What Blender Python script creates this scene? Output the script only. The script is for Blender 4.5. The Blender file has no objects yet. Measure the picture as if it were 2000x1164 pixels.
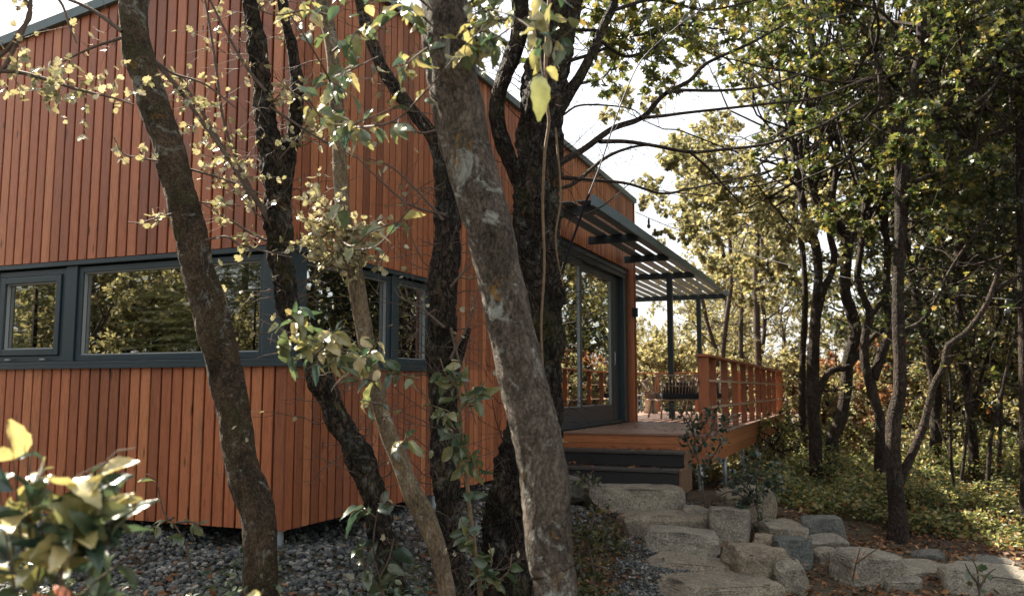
import bpy, math, random
import numpy as np
from mathutils import Vector, Matrix, noise as mn
R = math.radians
# ------------------------------------------------------------------ camera, sky, sun, exposure
scn = bpy.context.scene
COL = scn.collection
FPX = 1670.0
PITCH = math.atan(178 / FPX)
CZ = 1.6
cam_d = bpy.data.cameras.new('camera'); cam = bpy.data.objects.new('camera', cam_d); COL.objects.link(cam)
cam.location = (0, 0, CZ); cam.rotation_euler = (R(90) + PITCH, 0, 0)
cam_d.sensor_width = 36; cam_d.lens = FPX / 2000 * 36; cam_d.clip_start = 0.05; cam_d.clip_end = 2000
cam_d.dof.use_dof = True; cam_d.dof.focus_distance = 6.0; cam_d.dof.aperture_fstop = 3.2
scn.camera = cam
SUN_AZ, SUN_EL = -52.0, 45.0          # azimuth from +Y, negative = to the left
w = bpy.data.worlds.new('World'); scn.world = w; w.use_nodes = True
nt = w.node_tree; bg = nt.nodes['Background']
sky = nt.nodes.new('ShaderNodeTexSky'); sky.sky_type = 'NISHITA'; sky.sun_disc = False
sky.sun_elevation = R(SUN_EL); sky.sun_rotation = R(SUN_AZ); sky.dust_density = 4.0; sky.air_density = 1.0; sky.ozone_density = 1.0
mxs = nt.nodes.new('ShaderNodeMix'); mxs.data_type = 'RGBA'; mxs.inputs[0].default_value = 0.6
nt.links.new(sky.outputs[0], mxs.inputs[6]); mxs.inputs[7].default_value = (7.4, 7.3, 7.0, 1)   # thin high cloud
nt.links.new(mxs.outputs[2], bg.inputs[0]); bg.inputs[1].default_value = 0.055
sd = bpy.data.lights.new('sun', 'SUN'); sun = bpy.data.objects.new('sun', sd); COL.objects.link(sun)
sd.energy = 5.0; sd.angle = R(0.6); sd.color = (1.0, 0.90, 0.74)
sun.rotation_euler = (R(90 - SUN_EL), 0, R(180 - SUN_AZ) - math.pi * 0)
dv = Vector((math.sin(R(SUN_AZ)) * math.cos(R(SUN_EL)), math.cos(R(SUN_AZ)) * math.cos(R(SUN_EL)), math.sin(R(SUN_EL))))
sun.rotation_euler = dv.to_track_quat('Z', 'Y').to_euler()
scn.view_settings.view_transform = 'Standard'; scn.view_settings.look = 'None'
scn.view_settings.gamma = 1.0; scn.view_settings.exposure = 2.2

# ------------------------------------------------------------------ helpers
cp, sp = math.cos(PITCH), math.sin(PITCH)
def ray(x, y):
    a = (x - 1000) / FPX; b = (582 - y) / FPX
    return np.array([a, cp - b * sp, sp + b * cp])
def at(x, y, Y):
    r = ray(x, y); return np.array([0, 0, CZ]) + r * (Y / r[1])
def m_px(w_, Y): return w_ * Y / 1679.0

def smooth_path(pts, step):
    P = [np.array(p, float) for p in pts]
    if len(P) < 2: return np.array(P)
    Q = [2 * P[0] - P[1]] + P + [2 * P[-1] - P[-2]]
    out = []
    for i in range(1, len(Q) - 2):
        a, b, c, d = Q[i - 1], Q[i], Q[i + 1], Q[i + 2]
        n = max(1, int(np.linalg.norm((c - b)[:3]) / step))
        for k in range(n):
            t = k / n
            out.append(0.5 * ((2 * b) + (-a + c) * t + (2 * a - 5 * b + 4 * c - d) * t * t + (-a + 3 * b - 3 * c + d) * t ** 3))
    out.append(P[-1])
    return np.array(out)

class Multi:
    def __init__(s): s.items = []; s.tw = MB(); s.cur = s.tw
    def start(s): s.cur = MB(); s.items.append(s.cur)
    def loose(s): s.cur = s.tw
    def tube(s, *a, **k): s.cur.tube(*a, **k)
class MB:
    def __init__(s): s.v = []; s.f = []; s.t = []; s.n = 0
    def add(s, V, F, t=0.5):
        V = np.asarray(V, dtype=np.float32); 
        if len(V) == 0: return
        if isinstance(F, np.ndarray): s.f.append(F.astype(np.int64) + s.n)
        else:
            by = {}
            for f in F: by.setdefault(len(f), []).append(f)
            for k in by: s.f.append(np.array(by[k], dtype=np.int64) + s.n)
        s.v.append(V); s.n += len(V)
        s.t.append(np.full(len(V), t, np.float32) if np.isscalar(t) else np.asarray(t, np.float32))
    def box(s, c, sz, t=0.5, rz=0.0):
        x, y, z = [q / 2 for q in sz]
        V = np.array([[-x, -y, -z], [x, -y, -z], [x, y, -z], [-x, y, -z], [-x, -y, z], [x, -y, z], [x, y, z], [-x, y, z]])
        if rz:
            c_, s_ = math.cos(rz), math.sin(rz)
            V = V @ np.array([[c_, s_, 0], [-s_, c_, 0], [0, 0, 1]])
        s.add(V + np.array(c), BOXF, t)
    def span(s, a, b, t=0.5):
        s.box([(a[i] + b[i]) / 2 for i in range(3)], [abs(b[i] - a[i]) for i in range(3)], t)
    def tube(s, P, r, n=8, t=0.5, ridge=0.0, rough=0.0, cap=True, seed=0):
        P = np.asarray(P, float); m = len(P)
        r = np.full(m, r) if np.isscalar(r) else np.asarray(r, float)
        T = np.gradient(P, axis=0); T /= (np.linalg.norm(T, axis=1)[:, None] + 1e-9)
        ref = np.array([0, 1, 0.]) if abs(T[0][1]) < .9 else np.array([1., 0, 0])
        A = np.zeros_like(P); 
        a = np.cross(T[0], ref); a /= np.linalg.norm(a)
        for i in range(m):
            a = a - T[i] * np.dot(a, T[i]); a /= (np.linalg.norm(a) + 1e-9); A[i] = a
        B = np.cross(T, A)
        th = np.linspace(0, 2 * math.pi, n, endpoint=False)
        rr = np.repeat(r[:, None], n, 1)
        if ridge or rough:
            for i in range(m):
                for j in range(n):
                    q = P[i] + (A[i] * math.cos(th[j]) + B[i] * math.sin(th[j])) * r[i]
                    k = 0
                    if ridge:
                        L = i * 0.02
                        k += ridge * (mn.noise(Vector((math.cos(th[j]) * 3.2 + seed, math.sin(th[j]) * 3.2, q[2] * 2.6))) +
                                      .7 * mn.noise(Vector((math.cos(th[j]) * 7 + seed, math.sin(th[j]) * 7, q[2] * 7))))
                    if rough:
                        k += rough * mn.noise(Vector((q[0] * 9 + seed, q[1] * 9, q[2] * 5)))
                        k += rough * .5 * mn.noise(Vector((q[0] * 35 + seed, q[1] * 35, q[2] * 25)))
                    rr[i, j] *= 1 + k
        V = P[:, None, :] + rr[:, :, None] * (A[:, None, :] * np.cos(th)[None, :, None] + B[:, None, :] * np.sin(th)[None, :, None])
        V = V.reshape(-1, 3)
        i = np.arange(m - 1)[:, None] * n; j = np.arange(n)[None, :]; j2 = (j + 1) % n
        F = np.stack([i + j, i + j2, i + n + j2, i + n + j], -1).reshape(-1, 4)
        s.add(V, F, t)
        if cap and n > 4:
            s.f.append(np.array([list(range(n))[::-1]]) + s.n - len(V)); s.f.append(np.array([list(range(n))]) + s.n - n)
    def build(s, name, mat, parent=None, smooth=False, bevel=0.0):
        me = bpy.data.meshes.new(name)
        if s.n:
            V = np.concatenate(s.v); me.vertices.add(len(V)); me.vertices.foreach_set('co', V.ravel())
            loops = np.concatenate([f.ravel() for f in s.f]); tot = np.concatenate([np.full(len(f), f.shape[1]) for f in s.f])
            st = np.concatenate([[0], np.cumsum(tot)[:-1]])
            me.loops.add(len(loops)); me.loops.foreach_set('vertex_index', loops.astype(np.int32))
            me.polygons.add(len(tot)); me.polygons.foreach_set('loop_start', st.astype(np.int32)); me.polygons.foreach_set('loop_total', tot.astype(np.int32))
            me.polygons.foreach_set('use_smooth', np.full(len(tot), smooth, bool))
            me.update(calc_edges=True)
            at_ = me.attributes.new('tint', 'FLOAT', 'POINT'); at_.data.foreach_set('value', np.concatenate(s.t))
        me.materials.append(mat)
        o = bpy.data.objects.new(name, me); COL.objects.link(o)
        if parent is not None: o.parent = parent
        if bevel:
            b = o.modifiers.new('bevel', 'BEVEL'); b.width = bevel; b.segments = 2; b.limit_method = 'ANGLE'
        return o
BOXF = np.array([[0, 3, 2, 1], [4, 5, 6, 7], [0, 1, 5, 4], [1, 2, 6, 5], [2, 3, 7, 6], [3, 0, 4, 7]])

def thing(name, label, cat, loc=(0, 0, 0), rz=0.0, group=None):
    o = bpy.data.objects.new(name, None); COL.objects.link(o); o.empty_display_size = .2
    o.location = loc; o.rotation_euler = (0, 0, rz); return tag(o, label, cat, group)
def tag(o, label, cat=None, group=None, kind=None):
    o['label'] = label
    if cat: o['category'] = cat
    if group: o['group'] = group
    if kind: o['kind'] = kind
    return o
def copy_tree(o, parent=None):
    c = o.copy(); COL.objects.link(c); c.parent = parent
    for ch in o.children: copy_tree(ch, c)
    return c

# ------------------------------------------------------------------ materials
def newmat(name):
    m = bpy.data.materials.new(name); m.use_nodes = True
    return m, m.node_tree, m.node_tree.nodes['Principled BSDF']
def nn(nt, t, **k):
    n = nt.nodes.new(t)
    for a, b in k.items():
        if a == 'ins':
            for i, v in b.items(): n.inputs[i].default_value = v
        else: setattr(n, a, b)
    return n
def ramp(nt, stops):
    r = nt.nodes.new('ShaderNodeValToRGB'); e = r.color_ramp.elements
    while len(e) < len(stops): e.new(.5)
    for i, (p, c) in enumerate(stops): e[i].position = p; e[i].color = (*c, 1)
    return r
def texco(nt, scale=(1, 1, 1), obj=True):
    tc = nt.nodes.new('ShaderNodeTexCoord'); mp = nt.nodes.new('ShaderNodeMapping'); mp.inputs['Scale'].default_value = scale
    nt.links.new(tc.outputs['Object'], mp.inputs[0]); return mp.outputs[0]
def noise_(nt, co, scale, detail=6, rough=.6, dist=0):
    n = nt.nodes.new('ShaderNodeTexNoise'); n.inputs['Scale'].default_value = scale; n.inputs['Detail'].default_value = detail
    n.inputs['Roughness'].default_value = rough; n.inputs['Distortion'].default_value = dist
    nt.links.new(co, n.inputs['Vector']); return n.outputs['Fac']
def bump(nt, h, bs, strength, dist=.01):
    b = nt.nodes.new('ShaderNodeBump'); b.inputs['Strength'].default_value = strength; b.inputs['Distance'].default_value = dist
    nt.links.new(h, b.inputs['Height']); nt.links.new(b.outputs[0], bs.inputs['Normal'])
def mixc(nt, fac, a, b, mode='MIX'):
    m = nt.nodes.new('ShaderNodeMix'); m.data_type = 'RGBA'; m.blend_type = mode
    for s_, v in ((0, fac), (6, a), (7, b)):
        if hasattr(v, 'is_linked'): nt.links.new(v, m.inputs[s_])
        elif s_ == 0: m.inputs[0].default_value = v
        else: m.inputs[s_].default_value = (*v, 1)
    return m.outputs[2]
def tint(nt):
    a = nt.nodes.new('ShaderNodeAttribute'); a.attribute_name = 'tint'; return a.outputs['Fac']
def thresh(nt, v, a, b):
    m = nt.nodes.new('ShaderNodeMapRange'); m.inputs[1].default_value = a; m.inputs[2].default_value = b; nt.links.new(v, m.inputs[0]); return m.outputs[0]

def wood_mat(name, c_dark, c_mid, c_light, grain=(14, 14, 1.2), rough=.42, grey=0.25):
    m, t, bs = newmat(name)
    # shift the grain per board with its tint
    tc = t.nodes.new('ShaderNodeTexCoord'); tn = tint(t)
    cx = t.nodes.new('ShaderNodeCombineXYZ'); mu = nn(t, 'ShaderNodeMath', operation='MULTIPLY'); mu.inputs[1].default_value = 37.0
    t.links.new(tn, mu.inputs[0]); t.links.new(mu.outputs[0], cx.inputs[0]); t.links.new(mu.outputs[0], cx.inputs[2])
    ad = nn(t, 'ShaderNodeVectorMath', operation='ADD'); t.links.new(tc.outputs['Object'], ad.inputs[0]); t.links.new(cx.outputs[0], ad.inputs[1])
    mp = t.nodes.new('ShaderNodeMapping'); mp.inputs['Scale'].default_value = grain; t.links.new(ad.outputs[0], mp.inputs[0])
    g = noise_(t, mp.outputs[0], 5, 8, .65, .6); fine = noise_(t, mp.outputs[0], 22, 4, .6, .3)
    base = ramp(t, [(0, c_dark), (.5, c_mid), (1, c_light)]); t.links.new(tn, base.inputs[0])
    gr = ramp(t, [(.28, (.52, .50, .48)), (.5, (.95, .95, .95)), (.75, (1.18, 1.14, 1.08))]); t.links.new(g, gr.inputs[0])
    c = mixc(t, 1.0, base.outputs[0], gr.outputs[0], 'MULTIPLY')
    fr = ramp(t, [(.3, (.75, .75, .75)), (.6, (1.05, 1.05, 1.05))]); t.links.new(fine, fr.inputs[0])
    c = mixc(t, 1.0, c, fr.outputs[0], 'MULTIPLY')
    # knots and weather stains
    mk = t.nodes.new('ShaderNodeMapping'); mk.inputs['Scale'].default_value = (11, 11, 2.4) if grain[2] < 5 else (3, 3, 3); t.links.new(ad.outputs[0], mk.inputs[0])
    vo = nn(t, 'ShaderNodeTexVoronoi'); vo.inputs['Scale'].default_value = 1.0; t.links.new(mk.outputs[0], vo.inputs['Vector'])
    kn = thresh(t, vo.outputs['Distance'], .13, .05); c = mixc(t, kn, c, (c_dark[0] * .25, c_dark[1] * .25, c_dark[2] * .3))
    st = noise_(t, mk.outputs[0], .55, 5, .7, .5); sm = thresh(t, st, .60, .80)
    c = mixc(t, nn_mul(t, sm, grey), c, (.12, .085, .075))
    t.links.new(c, bs.inputs['Base Color']); bs.inputs['Roughness'].default_value = rough
    rr = thresh(t, g, .2, .9); mm = nn(t, 'ShaderNodeMapRange'); mm.inputs[3].default_value = rough - .08; mm.inputs[4].default_value = rough + .2
    t.links.new(rr, mm.inputs[0]); t.links.new(mm.outputs[0], bs.inputs['Roughness'])
    bump(t, fine, bs, .25, .003)
    return m
def nn_mul(t, v, k):
    mu = nn(t, 'ShaderNodeMath', operation='MULTIPLY'); t.links.new(v, mu.inputs[0]); mu.inputs[1].default_value = k; return mu.outputs[0]

def bark_mat(name, dark, mid, light, lichen=.0, orange=.0, scale=1.0, bstr=.8, stretch=.35, moss=0.0, crack=0.0, plate=24):
    m, t, bs = newmat(name); co = texco(t, (1, 1, stretch))
    co2 = texco(t)
    big = noise_(t, co, 5 * scale, 8, .7, .8); fine = noise_(t, co, 58 * scale, 7, .8, .6)
    mix = nn(t, 'ShaderNodeMath', operation='ADD'); t.links.new(nn_mul(t, big, .42), mix.inputs[0]); t.links.new(nn_mul(t, fine, .58), mix.inputs[1])
    r = ramp(t, [(.41, dark), (.495, mid), (.59, light)]); t.links.new(mix.outputs[0], r.inputs[0]); c = r.outputs[0]
    hgt = mix.outputs[0]
    if crack:
        wob = nn(t, 'ShaderNodeTexNoise'); wob.inputs['Scale'].default_value = 9; t.links.new(co2, wob.inputs['Vector'])
        va = nn(t, 'ShaderNodeVectorMath', operation='MULTIPLY_ADD'); t.links.new(wob.outputs['Color'], va.inputs[0]); va.inputs[1].default_value = (.12, .12, .12); t.links.new(co2, va.inputs[2])
        mpv = t.nodes.new('ShaderNodeMapping'); mpv.inputs['Scale'].default_value = (1, 1, .32); t.links.new(va.outputs[0], mpv.inputs[0])
        vo = nn(t, 'ShaderNodeTexVoronoi', feature='DISTANCE_TO_EDGE'); vo.inputs['Scale'].default_value = plate; t.links.new(mpv.outputs[0], vo.inputs['Vector'])
        ck = thresh(t, vo.outputs['Distance'], .0, .16); inv = nn(t, 'ShaderNodeMath', operation='SUBTRACT'); inv.inputs[0].default_value = 1; t.links.new(ck, inv.inputs[1])
        c = mixc(t, nn_mul(t, inv.outputs[0], crack), c, tuple(q * .25 for q in dark))
        hm = nn(t, 'ShaderNodeMath', operation='MULTIPLY_ADD'); t.links.new(ck, hm.inputs[0]); hm.inputs[1].default_value = crack * .6; t.links.new(hgt, hm.inputs[2]); hgt = hm.outputs[0]
    if moss:
        n = noise_(t, co2, 3.1, 6, .75); c = mixc(t, nn_mul(t, thresh(t, n, .5, .62), moss), c, (.05, .055, .012))
    if orange:
        n = noise_(t, co2, 6.3, 7, .7, .5); c = mixc(t, nn_mul(t, thresh(t, n, .62, .68), orange), c, (.30, .15, .025))
    if lichen:
        n = noise_(t, co2, 6.5, 9, .8, .9); c = mixc(t, nn_mul(t, thresh(t, n, .55, .63), lichen), c, (.36, .38, .34))
        n2 = noise_(t, co2, 95, 3, .6, .3); c = mixc(t, nn_mul(t, thresh(t, n2, .62, .72), lichen * .5), c, (.30, .29, .25))
    t.links.new(c, bs.inputs['Base Color']); bs.inputs['Roughness'].default_value = .85; bs.inputs['Specular IOR Level'].default_value = .25
    bump(t, hgt, bs, bstr, .035)
    return m

def leaf_mat(name, stops, trans=.4, rough=.4, spec=.5, tboost=1.5, veins=False):
    m, t, bs = newmat(name); r = ramp(t, stops); t.links.new(tint(t), r.inputs[0]); c = r.outputs[0]
    co = texco(t); n = noise_(t, co, 30, 3, .6); nr = ramp(t, [(.3, (.75, .75, .7)), (.7, (1.15, 1.12, 1.1))]); t.links.new(n, nr.inputs[0])
    c = mixc(t, 1.0, c, nr.outputs[0], 'MULTIPLY')
    t.links.new(c, bs.inputs['Base Color']); bs.inputs['Roughness'].default_value = rough; bs.inputs['Specular IOR Level'].default_value = spec
    tb = t.nodes.new('ShaderNodeBsdfTranslucent'); tc_ = mixc(t, 1.0, c, (tboost, tboost * .97, tboost * .80), 'MULTIPLY'); t.links.new(tc_, tb.inputs[0])
    ms = t.nodes.new('ShaderNodeMixShader'); ms.inputs[0].default_value = trans
    t.links.new(bs.outputs[0], ms.inputs[1]); t.links.new(tb.outputs[0], ms.inputs[2]); t.links.new(ms.outputs[0], t.nodes['Material Output'].inputs[0])
    return m
def plain(name, col, rough=.5, metal=0.0, var=.25, scale=8, bstr=.1):
    m, t, bs = newmat(name); n = noise_(t, texco(t), scale, 7, .65)
    r = ramp(t, [(.3, tuple(v * (1 - var) for v in col)), (.7, tuple(min(1, v * (1 + var)) for v in col))]); t.links.new(n, r.inputs[0])
    t.links.new(r.outputs[0], bs.inputs['Base Color']); bs.inputs['Roughness'].default_value = rough; bs.inputs['Metallic'].default_value = metal
    if bstr: bump(t, n, bs, bstr, .01)
    return m

M = {}
M['cedar'] = wood_mat('cedar cladding', (.22, .066, .026), (.37, .114, .045), (.46, .170, .070), grey=.8)
M['deckwood'] = wood_mat('deck boards', (.15, .080, .058), (.25, .145, .105), (.34, .21, .155), grain=(14, 1.2, 14), rough=.5, grey=.4)
M['fascia'] = wood_mat('fascia wood', (.28, .095, .034), (.38, .135, .05), (.44, .18, .07), grain=(1.2, 1.2, 14), rough=.45)
M['railwood'] = wood_mat('rail wood', (.20, .062, .024), (.30, .092, .034), (.40, .14, .055), rough=.5)
M['lath'] = wood_mat('weathered lath', (.34, .24, .16), (.42, .30, .21), (.50, .37, .27), grain=(1, 1, 12), rough=.6)
M['frame'] = plain('anthracite metal', (.018, .034, .044), .38, 0, .12, 3, 0)
M['seal'] = plain('pale glazing bead', (.25, .27, .27), .4, 0, .1, 3, 0)
M['flash'] = plain('roof flashing', (.085, .115, .12), .45, .3, .2, 4, .02)
M['pergola'] = wood_mat('blue grey pergola board', (.10, .155, .20), (.135, .20, .25), (.18, .25, .30), grain=(1.2, 14, 14), rough=.6, grey=.2)
M['steel'] = plain('galvanised steel', (.34, .38, .40), .5, .5, .2, 14, .05)
M['darkwood'] = wood_mat('near black timber', (.012, .013, .014), (.018, .019, .020), (.028, .028, .028), grain=(1.2, 1.2, 14), rough=.6, grey=0)  # one near black wood tone for step risers and joists
M['tread'] = wood_mat('weathered dark tread', (.035, .033, .031), (.055, .050, .046), (.09, .08, .07), grain=(14, 1.2, 14), rough=.6, grey=.3)
M['stepedge'] = plain('worn step timber', (.16, .09, .05), .7, 0, .4, 10, .3)
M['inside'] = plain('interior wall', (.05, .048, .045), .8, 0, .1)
M['ceiling'] = plain('interior ceiling', (.45, .40, .36), .8, 0, .05, 3, 0)
M['cushion'] = plain('charcoal cushion', (.015, .018, .024), .9, 0, .2, 40, .2)
M['wicker'] = plain('tan wicker', (.25, .185, .13), .7, 0, .3, 60, .2)
M['rubber'] = plain('black cable', (.008, .008, .008), .5, 0, .1, 5, 0)
M['bulb'] = plain('dark glass bulb', (.05, .05, .05), .15, 0, .1, 5, 0)
M['white'] = plain('white lacquer', (.7, .66, .62), .4, 0, .05, 5, 0)
# glass: dark coated double glazing, mirrors the wood and lets a little of the room through
m, t, bs = newmat('window glass')
gl = t.nodes.new('ShaderNodeBsdfGlossy'); gl.inputs[0].default_value = (.92, .95, .93, 1); gl.inputs['Roughness'].default_value = .0
tr = t.nodes.new('ShaderNodeBsdfTransparent'); tr.inputs[0].default_value = (.62, .68, .66, 1)
fr = t.nodes.new('ShaderNodeFresnel'); fr.inputs[0].default_value = 1.9
ad = nn(t, 'ShaderNodeMath', operation='MULTIPLY_ADD'); ad.inputs[1].default_value = 1.8; ad.inputs[2].default_value = .30; ad.use_clamp = True
t.links.new(fr.outputs[0], ad.inputs[0])
wv = noise_(t, texco(t), 1.1, 2, .5); bp = t.nodes.new('ShaderNodeBump'); bp.inputs['Strength'].default_value = .02; bp.inputs['Distance'].default_value = .05
t.links.new(wv, bp.inputs['Height']); t.links.new(bp.outputs[0], gl.inputs['Normal'])
ms = t.nodes.new('ShaderNodeMixShader'); t.links.new(ad.outputs[0], ms.inputs[0]); t.links.new(tr.outputs[0], ms.inputs[1]); t.links.new(gl.outputs[0], ms.inputs[2])
t.links.new(ms.outputs[0], t.nodes['Material Output'].inputs[0]); M['glass'] = m

M['bark1'] = bark_mat('smooth speckled bark', (.010, .007, .004), (.060, .040, .024), (.150, .105, .065), .6, .8, 1.6, 1.0, .7, .5, crack=.3, plate=60)
M['bark2'] = bark_mat('dark scaly bark', (.004, .003, .002), (.024, .017, .012), (.085, .058, .038), .25, .3, 1.2, 1.0, .45, .4, crack=.95, plate=26)
M['bark3'] = bark_mat('olive mottled bark', (.022, .016, .010), (.10, .074, .044), (.21, .16, .105), .6, .8, 1.8, .6, .4, .2)
M['bark5'] = bark_mat('grey brown bark with lichen', (.014, .010, .008), (.085, .066, .051), (.21, .17, .14), .95, .8, 1.5, .9, .55, .15, crack=.35, plate=40)
M['barkF'] = bark_mat('forest bark', (.006, .004, .003), (.030, .019, .014), (.085, .056, .042), .1, 0, 1.0, .8, .35, .2, crack=.7, plate=30)
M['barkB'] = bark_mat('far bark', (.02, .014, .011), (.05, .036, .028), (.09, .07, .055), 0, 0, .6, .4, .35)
M['twig'] = plain('twig bark', (.075, .052, .038), .8, 0, .4, 20, .2)
M['vine'] = plain('yellow brown vine', (.13, .085, .045), .8, 0, .4, 30, .2)
M['purple'] = plain('violet grey cane', (.018, .017, .040), .6, 0, .3, 20, .1)

M['leafY'] = leaf_mat('yellow green leaves', [(0, (.030, .075, .050)), (.4, (.11, .145, .065)), (.75, (.34, .31, .14)), (1, (.52, .42, .22))], .34, .36, 1.0, 1.3)
M['leafH'] = leaf_mat('hawthorn leaves', [(0, (.10, .12, .06)), (.5, (.30, .285, .17)), (.95, (.46, .41, .28)), (1, (.42, .12, .04))], .34, .34, .9, 1.15)
M['leafG'] = leaf_mat('dark glossy leaves', [(0, (.015, .036, .028)), (.5, (.035, .065, .048)), (1, (.11, .12, .06))], .25, .3, .7, 1.5)
M['leafC'] = leaf_mat('canopy leaves', [(0, (.018, .033, .012)), (.45, (.056, .073, .021)), (.85, (.15, .145, .042)), (1, (.24, .15, .05))], .42, .4, .6, 1.9)
M['leafB'] = leaf_mat('far leaves', [(0, (.10, .108, .055)), (.5, (.21, .195, .10)), (1, (.33, .285, .16))], .48, .5, .4, 1.6)  # pale tones carry the haze of the far wood in the leaf colour
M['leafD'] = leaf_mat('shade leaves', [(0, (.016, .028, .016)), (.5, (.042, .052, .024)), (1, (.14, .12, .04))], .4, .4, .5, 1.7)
M['leafR'] = leaf_mat('rust leaves', [(0, (.16, .08, .045)), (.5, (.30, .14, .075)), (1, (.38, .22, .12))], .4, .5, .3, 1.5)
M['leafU'] = leaf_mat('undergrowth leaves', [(0, (.030, .055, .024)), (.5, (.13, .145, .052)), (.88, (.34, .31, .13)), (1, (.28, .11, .045))], .42, .42, .5, 1.7)
M['leafS'] = leaf_mat('shrub leaves', [(0, (.02, .055, .045)), (.4, (.09, .125, .06)), (.75, (.36, .33, .13)), (.93, (.50, .42, .20)), (.94, (.50, .12, .04)), (1, (.55, .17, .06))], .3, .33, 1.0, 1.2)
M['needle'] = leaf_mat('needles', [(0, (.02, .035, .015)), (1, (.09, .09, .035))], .2, .5, .4, 1.4)
M['litter'] = leaf_mat('dead leaves', [(0, (.05, .028, .016)), (.5, (.13, .065, .035)), (.85, (.24, .11, .05)), (1, (.36, .22, .10))], .15, .6, .3, 1.2)

m, t, bs = newmat('stone'); co = texco(t); n1 = noise_(t, co, 2.2, 8, .65, .6); n2 = noise_(t, co, 14, 8, .75, .4); n3 = noise_(t, co, 60, 4, .7)
tn = tint(t); rr = ramp(t, [(0, (.13, .14, .135)), (.5, (.32, .295, .245)), (1, (.32, .26, .19))]); t.links.new(tn, rr.inputs[0])
r2 = ramp(t, [(.3, (.55, .55, .57)), (.5, (.95, .94, .92)), (.72, (1.25, 1.22, 1.15))]); t.links.new(n1, r2.inputs[0]); c = mixc(t, 1, rr.outputs[0], r2.outputs[0], 'MULTIPLY')
r3 = ramp(t, [(.35, (.7, .7, .7)), (.65, (1.15, 1.15, 1.12))]); t.links.new(n2, r3.inputs[0]); c = mixc(t, 1, c, r3.outputs[0], 'MULTIPLY')
r5 = ramp(t, [(.38, (.55, .55, .56)), (.5, (.95, .95, .95)), (.62, (1.35, 1.33, 1.28))]); t.links.new(n3, r5.inputs[0]); c = mixc(t, 1, c, r5.outputs[0], 'MULTIPLY')
c = mixc(t, nn_mul(t, thresh(t, noise_(t, co, 4.7, 7, .75, .7), .6, .68), .55), c, (.07, .08, .03))
t.links.new(c, bs.inputs['Base Color']); bs.inputs['Roughness'].default_value = .88
ad2 = nn(t, 'ShaderNodeMath', operation='ADD'); t.links.new(n2, ad2.inputs[0]); t.links.new(nn_mul(t, n3, .4), ad2.inputs[1]); bump(t, ad2.outputs[0], bs, 1.0, .05)
M['stone'] = m
m, t, bs = newmat('pebble'); rr = ramp(t, [(0, (.018, .023, .026)), (.5, (.065, .074, .074)), (.9, (.16, .16, .145)), (1, (.30, .28, .25))]); t.links.new(tint(t), rr.inputs[0])
r3 = ramp(t, [(.35, (.75, .75, .75)), (.65, (1.1, 1.1, 1.1))]); t.links.new(noise_(t, texco(t), 60, 5), r3.inputs[0])
t.links.new(mixc(t, 1, rr.outputs[0], r3.outputs[0], 'MULTIPLY'), bs.inputs['Base Color']); bs.inputs['Roughness'].default_value = .8; M['pebble'] = m
m, t, bs = newmat('forest soil'); co = texco(t); n1 = noise_(t, co, .6, 6, .6); n2 = noise_(t, co, 9, 9, .75); n3 = noise_(t, co, 40, 5, .7)
rr = ramp(t, [(.3, (.020, .014, .009)), (.5, (.055, .036, .022)), (.7, (.11, .065, .035))]); t.links.new(n2, rr.inputs[0])
c = mixc(t, nn_mul(t, thresh(t, n1, .45, .65), .6), rr.outputs[0], (.05, .06, .02)); t.links.new(c, bs.inputs['Base Color']); bs.inputs['Roughness'].default_value = .95
bump(t, n3, bs, .8, .04); M['soil'] = m

# ------------------------------------------------------------------ leaf templates
rng = random.Random(4); nr = np.random.default_rng(7)
def nz(a): return a / (np.linalg.norm(a, axis=-1, keepdims=True) + 1e-9)
L_SIMPLE = (np.array([[0, 0, 0], [.27, .32, .07], [.22, .68, .05], [0, 1, -.05], [-.22, .68, .05], [-.27, .32, .07]]), np.array([[0, 1, 2, 3], [0, 3, 4, 5]]))
def fan(outl, h=.08, cy=.42):
    V = [[0, cy, -h]] + [[x, y, .03 * math.sin(9 * x + 5 * y)] for x, y in outl]; n = len(outl)
    return np.array(V), np.array([[0, 1 + i, 1 + (i + 1) % n, 1 + (i + 2) % n] for i in range(0, n, 2)])
half = [(.04, .03), (.22, .08), (.42, .28), (.30, .36), (.50, .62), (.27, .60), (.20, .88)]
L_LOBED = fan([(0, 0)] + half + [(0, 1)] + [(-x, y) for x, y in half[::-1]])
half = [(.05, .05), (.30, .0), (.26, .22), (.58, .40), (.33, .48), (.40, .72), (.16, .66)]
L_MAPLE = fan([(0, 0)] + half + [(0, 1)] + [(-x, y) for x, y in half[::-1]], .05)
def ovate(wd=.34, n=9, curl=.28, fold=.14, seed=0, serr=.03):
    V = []; r = random.Random(seed)
    for i in range(n + 1):
        u_ = i / n; wv_ = wd * (math.sin(math.pi * min(1, u_ ** .85)) ** .8 if 0 < u_ < 1 else 0) * (1 - .15 * u_)
        if i % 2: wv_ += serr
        for c_ in (-1, -.5, 0, .5, 1):
            V.append([c_ * wv_ + .05 * math.sin(3 * u_ + seed), u_, fold * abs(c_) * wv_ * 2 - curl * u_ * u_ + .03 * math.sin(8 * u_ + 3 * c_ + seed)])
    F = [[i * 5 + j, i * 5 + j + 1, i * 5 + 6 + j, i * 5 + 5 + j] for i in range(n) for j in range(4)]
    return np.array(V), np.array(F)
L_OV = [ovate(seed=k, curl=c, fold=f, wd=w_) for k, (c, f, w_) in enumerate([(.15, .25, .26), (.35, .15, .24), (.5, .3, .21), (.05, .4, .28)])]

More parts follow.
